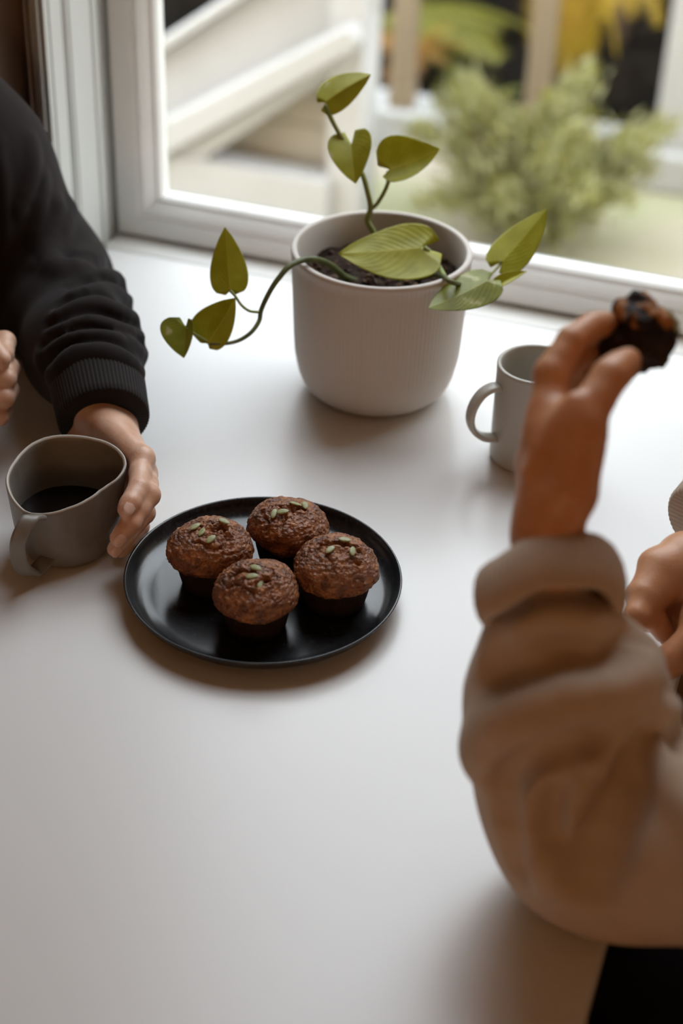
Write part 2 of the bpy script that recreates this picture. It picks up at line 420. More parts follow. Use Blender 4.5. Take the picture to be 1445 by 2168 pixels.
# paper lantern added out of view at the back: stands in for the room's warm fill
LX, LY, LZ = .35, -2.05, .62
lt = empty('fill_lamp', (LX, LY, FL)); tag(lt, 'added fill lamp with a round warm paper shade, unseen at the back of the room', 'lamp')
lathe('base', [(0, FL+.022), (.13, FL+.020), (.14, FL+.012), (.14, FL), (0, FL)], MT['chair'], lt, 48, (LX, LY))
tube('pole', [(LX, LY, FL+.015), (LX, LY, 0), (LX, LY, LZ-.20)], .011, MT['chair'], lt)
em = bpy.data.materials.new('lit_paper_shade'); em.use_nodes = True; b = em.node_tree.nodes['Principled BSDF']
b.inputs['Base Color'].default_value = (.85, .78, .66, 1); b.inputs['Emission Color'].default_value = (1, .62, .33, 1); b.inputs['Emission Strength'].default_value = 10.5
lathe('lamp_shade', [(max(.02, .22*math.sin(math.pi*k/24))*(1+.012*(k % 2)), LZ-.22*math.cos(math.pi*k/24)) for k in range(1, 24)], em, lt, 64, (LX, LY))

# ================================================================== TABLE
TX0, TX1, TY0, TY1 = XL+.004, -.0452, .28, 1.490
t = empty('table', (-.40, .9, FL)); tag(t, 'white table with a smooth top pushed up to the window sill', 'table')
bm = bmesh.new(); add_box(bm, (TX0, TY0, -.030), (TX1, TY1, 0), .0025, 3); bm_obj('tabletop', bm, MT['table'], t)
for x in (TX0+.05, TX1-.05):
    for y in (TY0+.06, TY1-.08):
        bm = bmesh.new(); add_box(bm, (x-.024, y-.024, FL), (x+.024, y+.024, -.030), .003); bm_obj('leg', bm, MT['table'], t)
bm = bmesh.new(); add_box(bm, (TX0+.075, TY0+.05, -.09), (TX1-.075, TY0+.07, -.030)); bm_obj('apron', bm, MT['table'], t)
bm = bmesh.new(); add_box(bm, (TX0+.075, TY1-.10, -.09), (TX1-.075, TY1-.08, -.030)); bm_obj('apron', bm, MT['table'], t)

# ================================================================== PLATE
PC = (-.3747, .965)
prof = [(0, .0028), (.060, .0028), (.072, .0018), (.076, .0000), (.084, .0002), (.094, .0035), (.1015, .0085), (.1062, .0135), (.1086, .0180),
        (.1094, .0193), (.1100, .0198), (.1106, .0194), (.1104, .0182)]
# outer side first (bottom to rim), then inside down to the middle
outer = [(0, .0016), (.070, .0016), (.074, 0), (.080, 0), (.083, .0016), (.093, .0030), (.1015, .0070), (.1070, .0125), (.1093, .0172), (.1101, .0186)]
inner = [(.1096, .0195), (.1086, .0194), (.1076, .0184), (.1062, .0150), (.1035, .0105), (.0995, .0075), (.0950, .0060), (.088, .0053), (.060, .0050), (.03, .0050), (0, .0050)]
pla = lathe('plate', outer+inner, MT['plate'], None, 160, PC)
tag(pla, 'round black stoneware plate with raised rim holding four muffins', 'plate')

# ================================================================== MUFFINS
def muffin_mats():
    m = mat('muffin_crust', (.115, .040, .013), .40, .5); n = m.node_tree; b = n.nodes['Principled BSDF']
    co = n.nodes.new('ShaderNodeTexCoord')
    n1 = n.nodes.new('ShaderNodeTexNoise'); n1.inputs['Scale'].default_value = 95; n1.inputs['Detail'].default_value = 7; n1.inputs['Roughness'].default_value = .65
    r1 = n.nodes.new('ShaderNodeValToRGB'); e = r1.color_ramp.elements
    e[0].position = .30; e[0].color = (.062, .022, .009, 1); e[1].position = .72; e[1].color = (.50, .20, .068, 1)
    el = r1.color_ramp.elements.new(.50); el.color = (.22, .077, .026, 1)
    vo = n.nodes.new('ShaderNodeTexVoronoi'); vo.inputs['Scale'].default_value = 330
    n2 = n.nodes.new('ShaderNodeTexNoise'); n2.inputs['Scale'].default_value = 330; n2.inputs['Detail'].default_value = 5
    mx = n.nodes.new('ShaderNodeMath'); mx.operation = 'MULTIPLY_ADD'; mx.inputs[1].default_value = .6
    bu = n.nodes.new('ShaderNodeBump'); bu.inputs['Strength'].default_value = 1.0; bu.inputs['Distance'].default_value = .0022
    for q in (n1, n2, vo): n.links.new(co.outputs['Object'], q.inputs['Vector'])
    n.links.new(n1.outputs['Fac'], r1.inputs['Fac']); n.links.new(r1.outputs['Color'], b.inputs['Base Color'])
    n.links.new(vo.outputs['Distance'], mx.inputs[0]); n.links.new(n2.outputs['Fac'], mx.inputs[2])
    n.links.new(mx.outputs[0], bu.inputs['Height']); n.links.new(bu.outputs['Normal'], b.inputs['Normal'])
    return m
MT['crust'] = muffin_mats()
MT['muffin_side'] = mat('dark_muffin_side', (.030, .013, .008), .7, .3, bump=(260, .7, .002), var=(120, (.012, .006, .005), .4, .7))
MT['crumb'] = mat('moist_muffin_crumb', (.42, .17, .045), .7, .35, bump=(240, 1.0, .004), var=(75, (.012, .006, .005), .44, .54))

def seed_mesh():
    V, F = [], []; n, m = 14, 9
    for j in range(m+1):
        u = j/m; w = (math.sin(math.pi*min(1, u**.80)))**.62 if 0 < u < 1 else 0
        w *= (1-.25*(1-u))
        for k in range(n):
            a = 2*math.pi*k/n
            V.append((.0050*w*math.cos(a)*.62, (u-.5)*.0104, .00135*w*math.sin(a)*(1+.25*math.cos(a*2))))
    for j in range(m):
        for k in range(n): F.append((j*n+k, j*n+(k+1) % n, (j+1)*n+(k+1) % n, (j+1)*n+k))
    me = bpy.data.meshes.new('pumpkin_seed'); me.from_pydata(V, [], F); me.update()
    me.polygons.foreach_set('use_smooth', [True]*len(me.polygons)); me.materials.append(MT['seed']); return me
SEED = seed_mesh()

def muffin(cx, cy, z0, R_, seed, seeds, label, cracks, hd=.0240, tilt=(0, 0), rim_z=.030):
    root = empty('muffin', (cx, cy, z0)); tag(root, label, 'muffin', 'muffins on the black plate')
    n = 150; off = np.array([seed*3.1, seed*1.7, seed*.9])
    def dome(t, s):
        """s: 0 apex .. 1 rim .. 1.35 tucked below; returns point relative to the base"""
        lob = 1 + .030*np.sin(2*t+seed) + .022*np.sin(3*t+2.1*seed) + .012*np.sin(5*t+seed*4)
        ph = np.minimum(s, 1.45)*math.pi/2
        r = R_*lob*np.where(s <= 1, np.sin(np.clip(ph, 0, math.pi/2))**.86, 1-.34*np.clip(s-1, 0, 1)**1.25)
        z = rim_z + np.where(s <= 1, hd*np.cos(np.clip(ph, 0, math.pi/2))**.95, -.0115*np.clip(s-1, 0, 1))
        x, y = r*np.cos(t), r*np.sin(t)
        z = z + tilt[0]*x + tilt[1]*y
        P = np.stack([x, y, z], -1)
        N = np.stack([np.cos(t)*np.sin(ph), np.sin(t)*np.sin(ph), np.cos(ph)], -1)
        d = .0013*fbm(P*60+off, 3) + .0010*(np.abs(fbm(P*np.array([170, 170, 220])+off*2, 3))-.25) + .00045*fbm(P*560+off, 3)
        # wrinkles running round the dome
        wr = fbm(np.stack([np.cos(t)*2.2, np.sin(t)*2.2, s*9], -1)+off, 3)
        d = d - .0014*np.exp(-(wr/.10)**2)*np.clip(s*1.6-.3, 0, 1)
        for (ax, ay, bx, by, wd, dp) in cracks:
            a = np.array([ax, ay])*R_; b_ = np.array([bx, by])*R_; q = P[..., :2] + .0035*np.stack([fbm(P*170+off, 2), fbm(P*170+off+9, 2)], -1)
            tt = np.clip(((q-a)@(b_-a))/((b_-a)@(b_-a)), 0, 1); dd = np.linalg.norm(q-(a+tt[..., None]*(b_-a)), axis=-1)
            d = d - dp*np.exp(-(dd/wd)**2) + .3*dp*np.exp(-((dd-2*wd)/wd)**2)
        return P + N*d[..., None]
    m = 70; S = np.concatenate([np.linspace(.012, 1.0, 54), np.linspace(1.03, 2.0, m-54)])
    T = np.arange(n)*2*math.pi/n
    tt, ss = np.meshgrid(T, S); G = dome(tt, ss).reshape(-1, 3)
    apex = dome(np.array([0.0]), np.array([0.0]))
    V = np.concatenate([G, apex]); F = []
    for j in range(m-1):
        for k in range(n): F.append((j*n+k, j*n+(k+1) % n, (j+1)*n+(k+1) % n, (j+1)*n+k))
    for k in range(n): F.append((len(V)-1, (k+1) % n, k))
    mesh('muffin_top', V, [f[::-1] for f in F], MT['crust'], root, loc=1)
    # tapered body below the dome
    V2, F2 = [], []; n2 = 72; prof = [(.0, 0), (.0205, 0), (.0222, .0012), (.0243, .010), (.0262, .019), (.0275, .0265), (.0270, .031)]
    for i, (r, z) in enumerate(prof):
        for k2 in range(n2):
            a = 2*math.pi*k2/n2; rr = r*(R_/.033)*(1+.012*math.sin(3*a+seed)) + (.0005*math.sin(a*24) if 1 < i < 6 else 0)
            V2.append((rr*math.cos(a), rr*math.sin(a), z))
    for i in range(len(prof)-1):
        for k2 in range(n2): F2.append((i*n2+k2, i*n2+(k2+1) % n2, (i+1)*n2+(k2+1) % n2, (i+1)*n2+k2))
    mesh('muffin_base', V2, F2, MT['muffin_side'], root, loc=1)
    for (sx_, sy_, rot, rollv) in seeds:
        t = np.array([math.atan2(sy_, sx_)]); rr = math.hypot(sx_, sy_); s = np.array([2/math.pi*math.asin(min(1, rr**(1/.86)))])
        p = dome(t, s)[0]; ph = s[0]*math.pi/2*.75
        nrm = Vector((math.cos(t[0])*math.sin(ph), math.sin(t[0])*math.sin(ph), math.cos(ph)))
        q = Vector((0, 0, 1)).rotation_difference(nrm).to_matrix().to_4x4()
        o = bpy.data.objects.new('pumpkin_seed', SEED); link(o, root)
        o.matrix_local = Matrix.Translation(Vector(p)+nrm*.0015) @ q @ Matrix.Rotation(rot, 4, 'Z') @ Matrix.Rotation(rollv, 4, 'Y')
    return root
PZ = .0050
MUF = [
 ((-.4167, .9584), .0338, 1.0, [(-.32, -.11, -.49, .2), (-.11, -.24, -.02, -.2), (.19, -.43, -.40, .1), (.22, .24, -1.68, .3)],
  'brown muffin at the left of the black plate, with a deep split top', [(.05, -.10, .38, .10, .0024, .0050), (.30, .05, .55, -.20, .002, .0035), (-.35, .05, .0, .10, .0016, .0025), (-.1, -.5, .4, -.55, .0016, .002)]),
 ((-.3699, 1.0076), .0326, 2.3, [(-.24, -.41, .10, .2), (-.03, -.33, -1.11, .1), (.14, .07, -1.54, -.2), (.36, .13, -2.61, .4)],
  'brown muffin at the back of the black plate, farthest from the camera', [(-.1, -.15, .3, -.05, .002, .0032), (.05, -.3, .1, -.7, .0018, .0026), (-.6, -.3, -.3, -.65, .0016, .002)]),
 ((-.3164, .9711), .0345, 3.9, [(-.06, -.25, -.40, .1), (.38, -.11, .21, .2), (.12, .17, -1.26, .2)],
  'brown muffin at the right of the black plate, the nearest to the plate rim', [(-.42, -.05, .0, .02, .0022, .0042), (.0, .02, .35, .08, .0022, .0045), (.42, -.02, .55, -.25, .002, .003), (-.15, -.35, .1, -.6, .0016, .002)]),
 ((-.3627, .9192), .0330, 5.2, [(.01, -.06, -1.68, .2), (.02, -.30, -1.11, .1), (.24, -.35, .15, .2)],
  'reddish brown muffin at the front of the black plate, closest to the camera', [(-.55, -.35, -.05, -.12, .0016, .0036), (-.6, -.1, -.1, .1, .0016, .003), (.15, -.5, .42, -.2, .0019, .0038), (.42, -.2, .35, .1, .0017, .003), (-.5, -.6, -.1, -.5, .0014, .0024), (.0, -.6, .2, -.75, .0015, .0022)]),
]
for (c_, r_, sd, seeds, lab, cr) in MUF: muffin(c_[0], c_[1], PZ, r_, sd, seeds, lab, cr)

# ================================================================== MUGS
def handle_strip(P, wdir, w, th, n=10):
    """flat ceramic strap following P; wdir is its width direction"""
    P = catmull(P, 8); T = np.gradient(P, axis=0); T /= np.linalg.norm(T, axis=1)[:, None]
    V, F = [], []; a = np.arange(n)*2*math.pi/n
    for i in range(len(P)):
        wd = np.array(wdir)-T[i]*(np.array(wdir)@T[i]); wd /= np.linalg.norm(wd); nn = np.cross(T[i], wd)
        c, s = np.cos(a), np.sin(a)
        cx = np.sign(c)*np.abs(c)**.6; sy = np.sign(s)*np.abs(s)**.6
        V.append(P[i]+cx[:, None]*wd*w/2+sy[:, None]*nn*th/2)
    V = np.concatenate(V)
    for i in range(len(P)-1):
        for k in range(n): F.append((i*n+k, i*n+(k+1) % n, (i+1)*n+(k+1) % n, (i+1)*n+k))
    F.append(tuple(range(n-1, -1, -1))); F.append(tuple((len(P)-1)*n+k for k in range(n)))
    return V, F
# hand-pinched mug of the person at the left
MC = (-.5482, .9674)
RIM = [(-167, .045, .0712), (-156, .0463, .0694), (-136, .0452, .0663), (-117, .0471, .0632), (-104, .0494, .0614), (-96, .0483, .0608), (-86, .0457, .0606), (-73, .0415, .0611), (-58, .0376, .062), (-31, .0339, .0642), (-8, .0352, .0662), (5, .0381, .0675), (16, .045, .0688), (28, .0499, .0709), (36, .0525, .0724), (45, .0531, .074), (58, .0529, .076), (71, .0509, .0773), (84, .0481, .0782), (104, .0459, .0787), (123, .0471, .0789), (135, .0476, .0784), (150, .0467, .077), (165, .0448, .0752), (180, .0432, .073)]
ra = np.radians([r[0] for r in RIM]); rr_ = np.array([r[1] for r in RIM]); rz_ = np.array([r[2] for r in RIM])
A3 = np.concatenate([ra-2*math.pi, ra, ra+2*math.pi])
def per(v):
    k = np.array([.25, .5, .25]); v = np.convolve(np.concatenate([v[-1:], v, v[:1]]), k, 'valid'); return np.tile(v, 3)
N_ = 128; TT = np.arange(N_)*2*math.pi/N_
rr_f = np.interp(TT, A3, per(rr_)); rz_f = np.interp(TT, A3, per(rz_))
mr = empty('mug', (MC[0], MC[1], 0)); tag(mr, 'taupe mug with a wavy pinched rim, held in the hand at the left', 'mug')
V, F = [], []
def rimring(h, inset, dz=0):
    """h: height fraction; radius blends from the round foot to the pinched rim"""
    b = h**.9; r = (.0335+.0065*math.sin(min(1, h*2.2)*math.pi/2))*(1-b) + rr_f*b - inset
    z = rz_f*h + dz
    return np.stack([MC[0]+r*np.cos(TT), MC[1]+r*np.sin(TT), z], 1)
rings = [np.stack([MC[0]+.026*np.cos(TT), MC[1]+.026*np.sin(TT), 0*TT], 1), np.stack([MC[0]+.0295*np.cos(TT), MC[1]+.0295*np.sin(TT), 0*TT+.0004], 1)]
rings += [rimring(h, 0) for h in (.045, .10, .18, .28, .4, .52, .64, .76, .87, .95, .985)]
nr_out = len(rings)
rings += [rimring(1.0, .0007, .0003), rimring(1.0, .0016, .0003)]
rings += [rimring(h, .0028+.001*(1-h)) for h in (.985, .93, .85, .75, .62, .5, .38, .26, .16, .11)]
for r in rings: V.append(r)
V = np.concatenate(V); m = len(rings)
for i in range(m-1):
    for k in range(N_): F.append((i*N_+k, i*N_+(k+1) % N_, (i+1)*N_+(k+1) % N_, (i+1)*N_+k))
F.append(tuple(range(N_-1, -1, -1))); F.append(tuple((m-1)*N_+k for k in range(N_)))
bo = mesh('mug_body', V, F, MT['mug_dark'], mr)
bo.data.materials.append(MT['mug_rim'])
for p in bo.data.polygons:
    if (nr_out-1)*N_ <= p.index < (nr_out+2)*N_: p.material_index = 1
hc = .47; cof = rimring(hc, .0034); cz = float(np.mean(cof[:, 2])); cof[:, 2] = cz
V = np.concatenate([cof, [[MC[0], MC[1], cz]]]); F = [(k, (k+1) % N_, N_) for k in range(N_)]
cf = mesh('coffee', V, F, MT['coffee'], mr); cf['label'] = 'black coffee half filling the mug'
hp = [spot(p, d) for p, d in (((84, 1096), 1.275), ((62, 1101), 1.258), ((40, 1140), 1.256), ((38, 1175), 1.268), ((48, 1203), 1.284), ((70, 1212), 1.297), ((94, 1190), 1.306), ((122, 1160), 1.320), ((150, 1135), 1.330))]
Vh, Fh = handle_strip(hp, RC[:, 0]*.92+RC[:, 2]*.35, .0125, .0055, 14); mesh('handle', Vh, Fh, MT['mug_dark'], mr)

# plain mug at the right
M2 = (-.2261, 1.2437); mg = empty('mug', (M2[0], M2[1], 0)); tag(mg, 'pale grey straight mug standing behind the raised forearm', 'mug')
ro = .0358; H2 = .0965
prof = [(.029, 0), (.0325, .0003), (.0345, .002), (.0350, .006), (.0352, .03), (.0355, .07), (ro, H2-.003), (ro, H2-.0010), (ro-.0008, H2), (ro-.0026, H2+.0002),
        (ro-.0036, H2-.0008), (ro-.0042, H2-.004), (.0315, .07), (.0312, .03), (.0305, .010), (.027, .006), (.0, .0055)]
lathe('mug_body', prof, MT['mug_light'], mg, 96, M2)
hd_ = np.array([-.78, -.62, 0]); hd_ /= np.linalg.norm(hd_)
def hp2(o, z): return np.array([M2[0], M2[1], z])+hd_*(ro+o)
P2 = [hp2(-.003, .078), hp2(.006, .0790), hp2(.0155, .0745), hp2(.0225, .064), hp2(.0250, .0510), hp2(.0215, .0385), hp2(.0125, .0300), hp2(.004, .0270), hp2(-.003, .0262)]
Vh, Fh = handle_strip(P2, np.cross(hd_, [0, 0, 1.0]), .0130, .0055, 14); mesh('handle', Vh, Fh, MT['mug_light'], mg)

# ================================================================== POTTED PLANT
PP = (-.3935, 1.3089); PR, PH = .0833, .1481
pp = empty('potted_plant', (PP[0], PP[1], 0)); tag(pp, 'trailing pothos plant in a ribbed pale grey pot beside the window', 'plant')
nseg = 480; ribs = 120
prof = [(0, .0), (.050, .0), (.0535, .0004), (.0575, .0020), (.0630, .0055), (.0680, .0105), (.0720, .0170), (.0748, .0245), (.0768, .034), (.0782, .0420), (.0784, .0432), (.0795, .060), (.0806, .085),
        (.0817, .110), (.0827, .135), (.0829, .1425), (.0833, .1432), (PR, .1465), (PR-.0008, .1477), (PR-.0022, PH), (PR-.0038, PH), (PR-.0052, .1474), (PR-.0058, .146), (.0765, .130), (.0752, .10), (.074, .07), (.070, .05), (0, .05)]
def ribf(t, i, r):
    return r - (.00042*(.5+.5*math.cos(ribs*t)) if 10 <= i <= 15 else 0.0)
pot = lathe('pot', prof, MT['pot'], pp, nseg, PP, ribf)
# soil
V, F = [], []; n, m = 90, 26
for j in range(m+1):
    r = .0758*j/m
    for k in range(n):
        a = 2*math.pi*k/n; V.append((PP[0]+r*math.cos(a), PP[1]+r*math.sin(a), .116))
V = np.array(V); V[:, 2] += .0035*fbm(V*95, 4) + .002*np.abs(fbm(V*320, 2))
for j in range(m):
    for k in range(n): F.append((j*n+k, j*n+(k+1) % n, (j+1)*n+(k+1) % n, (j+1)*n+k))
mesh('soil', V, F, MT['soil'], pp, smooth=False)
# bark chips on the soil
bm = bmesh.new()
for q in range(150):
    a, r = random.uniform(0, 6.28), .07*math.sqrt(random.random()); s = random.uniform(.002, .0055)
    M = Matrix.Translation((PP[0]+r*math.cos(a), PP[1]+r*math.sin(a), .119)) @ Matrix.Rotation(random.uniform(0, 6), 4, (random.random(), random.random(), 1)) @ Matrix.Diagonal((s, s*.6, s*.4, 1))
    bmesh.ops.create_icosphere(bm, subdivisions=1, radius=1, matrix=M)
bc = bm_obj('bark_mulch', bm, mat('bark_chip', (.16, .085, .05), .8, .3, var=(90, (.05, .025, .016), .4, .6)), pp); bc['kind'] = 'stuff'

def leaf_mat(name, c1, c2, tr, pale=.62, patch=None):
    m = two_sided(name, c1, tr, rough=.38, spec=.32); n = m.node_tree; b = n.nodes['Principled BSDF']
    at = n.nodes.new('ShaderNodeAttribute'); at.attribute_name = 'leafuv'; sp_ = n.nodes.new('ShaderNodeSeparateXYZ')
    n.links.new(at.outputs['Vector'], sp_.inputs[0])
    co = n.nodes.new('ShaderNodeTexCoord'); no = n.nodes.new('ShaderNodeTexNoise'); no.inputs['Scale'].default_value = 75; no.inputs['Detail'].default_value = 3
    n.links.new(co.outputs['Object'], no.inputs['Vector'])
    r = n.nodes.new('ShaderNodeValToRGB'); e = r.color_ramp.elements
    e[0].position = .38; e[0].color = (*c1, 1); e[1].position = .66; e[1].color = (*c2, 1)
    n.links.new(no.outputs['Fac'], r.inputs['Fac'])
    # cream variegation patches
    n2 = n.nodes.new('ShaderNodeTexNoise'); n2.inputs['Scale'].default_value = 38; n2.inputs['Detail'].default_value = 4
    n.links.new(co.outputs['Object'], n2.inputs['Vector'])
    r2 = n.nodes.new('ShaderNodeValToRGB'); r2.color_ramp.elements[0].position = pale; r2.color_ramp.elements[1].position = pale+.05
    n.links.new(n2.outputs['Fac'], r2.inputs['Fac'])
    mx = n.nodes.new('ShaderNodeMix'); mx.data_type = 'RGBA'; n.links.new(r2.outputs['Color'], mx.inputs['Factor'])
    n.links.new(r.outputs['Color'], mx.inputs['A']); mx.inputs['B'].default_value = (.52, .50, .24, 1)
    # midrib: a paler narrow line where |v| is small
    ab = n.nodes.new('ShaderNodeMath'); ab.operation = 'ABSOLUTE'; n.links.new(sp_.outputs['Y'], ab.inputs[0])
    r3 = n.nodes.new('ShaderNodeValToRGB'); r3.color_ramp.elements[0].position = .012; r3.color_ramp.elements[0].color = (1, 1, 1, 1)
    r3.color_ramp.elements[1].position = .035; r3.color_ramp.elements[1].color = (0, 0, 0, 1); n.links.new(ab.outputs[0], r3.inputs['Fac'])
    mx2 = n.nodes.new('ShaderNodeMix'); mx2.data_type = 'RGBA'; n.links.new(r3.outputs['Color'], mx2.inputs['Factor'])
    n.links.new(mx.outputs['Result'], mx2.inputs['A']); mx2.inputs['B'].default_value = (c2[0]*1.25, c2[1]*1.2, c2[2]*1.5, 1)
    n.links.new(mx2.outputs['Result'], b.inputs['Base Color'])
    wv = n.nodes.new('ShaderNodeMath'); wv.operation = 'MULTIPLY_ADD'; wv.inputs[1].default_value = .55   # side veins: bands in u - |v|
    n.links.new(ab.outputs[0], wv.inputs[0]); mu = n.nodes.new('ShaderNodeMath'); mu.operation = 'MULTIPLY'; mu.inputs[1].default_value = -1
    n.links.new(sp_.outputs['X'], mu.inputs[0]); n.links.new(mu.outputs[0], wv.inputs[2])
    si = n.nodes.new('ShaderNodeMath'); si.operation = 'SINE'; ms = n.nodes.new('ShaderNodeMath'); ms.operation = 'MULTIPLY'; ms.inputs[1].default_value = 62
    n.links.new(wv.outputs[0], ms.inputs[0]); n.links.new(ms.outputs[0], si.inputs[0])
    bu = n.nodes.new('ShaderNodeBump'); bu.inputs['Strength'].default_value = .10; bu.inputs['Distance'].default_value = .0006
    n.links.new(si.outputs[0], bu.inputs['Height']); n.links.new(bu.outputs['Normal'], b.inputs['Normal'])
    return m
MT['leaf'] = leaf_mat('pothos_leaf', (.32, .31, .020), (.42, .41, .045), (.54, .52, .03), .66)
MT['leaf_dark'] = leaf_mat('pothos_leaf_deep', (.19, .21, .020), (.28, .30, .040), (.32, .34, .025), .62)

def leaf(base, tip, side, w, fold=.25, droop=.10, lobe=.16, m=None, cup=0.0, asym=(1, 1), label=None, wavy=.0):
    """heart-shaped leaf: base and tip in space, side = a point towards the right-hand edge, w = half width"""
    base, tip, side = (np.array(q, float) for q in (base, tip, side))
    X = tip-base; L = np.linalg.norm(X); X /= L
    Y = side-base; Y -= X*(X@Y); Y /= np.linalg.norm(Y); Z = np.cross(X, Y)
    nu, nv = 26, 18; V, F, UV = [], [], []
    for i in range(nu+1):
        u = i/nu
        prof_w = (math.sin(math.pi*min(1.0, u)**.62)**.80 if 0 < u < 1 else 0)*(1-.12*u) + .30*(1-u)**6
        if u > .86: prof_w *= (1-((u-.86)/.14)*.25)
        for j in range(-nv, nv+1):
            v = j/nv; a = asym[0] if v < 0 else asym[1]
            hw = w*prof_w*a
            x = L*(u - lobe*abs(v)**1.4*(1-u)**2.2*1.5*(1-.35*abs(v)**4) )
            y = hw*v
            z = fold*abs(y) - droop*L*(u-.35)**2*1.6 - cup*(y*y)/w + wavy*w*.10*math.sin(u*9+v*3)*abs(v)
            V.append(base+X*x+Y*y+Z*z); UV.append((u, v, 0))
    c = 2*nv+1
    for i in range(nu):
        for j in range(2*nv): F.append((i*c+j, i*c+j+1, (i+1)*c+j+1, (i+1)*c+j))
    o = mesh('leaf', V, F, m or MT['leaf'], pp)
    at = o.data.attributes.new('leafuv', 'FLOAT_VECTOR', 'POINT'); at.data.foreach_set('vector', np.array(UV).ravel())
    so = o.modifiers.new('thick', 'SOLIDIFY'); so.thickness = .0005
    if label: o['label'] = label
    return o
def S(px, py, D): return spot((px, py), D)
# stems
s1 = [S(800, 520, 1.525), S(790, 492, 1.520), S(777, 466, 1.515), S(784, 440, 1.508), S(776, 400, 1.502), S(765, 365, 1.500), S(740, 318, 1.502), S(716, 280, 1.495), S(699, 247, 1.490), S(688, 222, 1.487)]
tube('stem', catmull(s1, 6), np.linspace(.0031, .0020, 6*(len(s1)-1)+1), MT['stem'], pp)
tube('petiole', catmull([S(786, 443, 1.510), S(800, 428, 1.506), S(815, 402, 1.500), S(823, 378, 1.497), S(821, 362, 1.496)], 6), .0020, MT['stem'], pp)
s2 = [spotz((752, 596), .116), spotz((725, 583), .126), spotz((700, 562), .140), spotz((668, 549), .152), spotz((640, 551), .1535), spotz((613, 563), .153), spotz((592, 586), .146), spotz((572, 615), .136), spotz((553, 655), .121), spotz((548, 680), .113), spotz((530, 705), .106), spotz((502, 722), .101), spotz((470, 728), .100), spotz((444, 728), .101)]
tube('stem', catmull(s2, 6), np.linspace(.0034, .0014, 6*(len(s2)-1)+1), MT['stem_dark'], pp)
dS2 = lambda px, py, z: float((spotz((px, py), z)-CAM)@RC[:, 2])
d5 = dS2(548, 665, .118); d6 = dS2(444, 728, .101)
tube('petiole', catmull([S(547, 661, d5), S(527, 658, d5-.003), S(510, 645, d5-.004), S(497, 626, d5-.004), S(487, 616, d5-.004)], 6), .0013, MT['stem'], pp)
tube('petiole', catmull([S(446, 728, d6), S(425, 715, d6), S(408, 704, d6-.002), S(394, 695, d6-.004)], 6), .0010, MT['stem'], pp)
dr = 1.455
s3 = [spotz((880, 588), .118), spotz((905, 583), .128), spotz((932, 582), .143), spotz((955, 597), .1535), S(985, 603, 1.468), S(1014, 601, 1.468), S(1036, 607, dr+.004)]
tube('stem', catmull(s3, 6), np.linspace(.0030, .0018, 6*(len(s3)-1)+1), MT['stem_dark'], pp)
d4 = 1.475
tube('petiole', catmull([spotz((942, 588), .148), S(926, 560, 1.470), S(910, 535, d4-.006), S(897, 524, d4-.006)], 6), .0024, MT['stem'], pp)
tube('petiole', catmull([S(1028, 596, dr+.012), S(1042, 577, dr+.02), S(1055, 563, dr+.025), S(1060, 552, dr+.025)], 6), .0014, MT['stem'], pp)
tube('petiole', catmull([S(1034, 607, dr), S(1041, 601, dr), S(1048, 603, dr)], 6), .0013, MT['stem'], pp)
# leaves
leaf(S(687, 217, 1.487), S(782, 155, 1.474), S(668, 160, 1.492), .0205, fold=-.55, droop=.12, lobe=.14, asym=(.62, 1.15))
leaf(S(743, 304, 1.496), S(751, 386, 1.482), S(790, 308, 1.490), .0205, fold=.40, droop=.12, lobe=.30)
leaf(S(823, 360, 1.496), S(930, 320, 1.500), S(865, 400, 1.492), .0215, fold=.05, droop=.16, lobe=.16, cup=.55, asym=(1.15, .75))
leaf(S(896, 524, d4-.006), S(716, 539, d4-.012), S(805, 440, d4+.014), .0290, fold=.10, droop=.03, lobe=.20, cup=.12, asym=(1.22, .95), wavy=.3, label='largest leaf, lying over the soil')
leaf(S(487, 617, d5-.004), S(476, 481, d5-.004), S(530, 552, d5-.004), .0170, fold=.16, droop=.05, lobe=.05)
leaf(S(440, 728, d6), S(500, 631, d6-.006), S(500, 700, d6-.004), .0185, fold=.30, droop=.14, lobe=.06, asym=(1.35, .70))
leaf(S(393, 690, d6-.004), S(389, 758, d6-.006), S(350, 695, d6-.006), .0190, fold=-.35, droop=.02, lobe=.24, m=MT['leaf_dark'], asym=(.35, 1.15))
leaf(S(1061, 556, dr+.025), S(1159, 444, dr+.025), S(1130, 545, dr+.012), .0205, fold=.14, droop=.05, lobe=.14, asym=(1.15, 1.0))
leaf(S(1034, 594, dr-.006), S(905, 657, dr-.034), S(955, 560, dr+.002), .0195, fold=.22, droop=.06, lobe=.14, m=MT['leaf_dark'], asym=(1.0, 1.15))
leaf(S(1046, 606, dr), S(1115, 572, dr+.002), S(1070, 572, dr+.006), .0065, fold=.5, droop=.08, lobe=.02)

# ================================================================== OUTDOORS
GZ = -.90
struct(box('ground', (-7, YO, GZ-.10), (6, 13, GZ), MT['ground']))
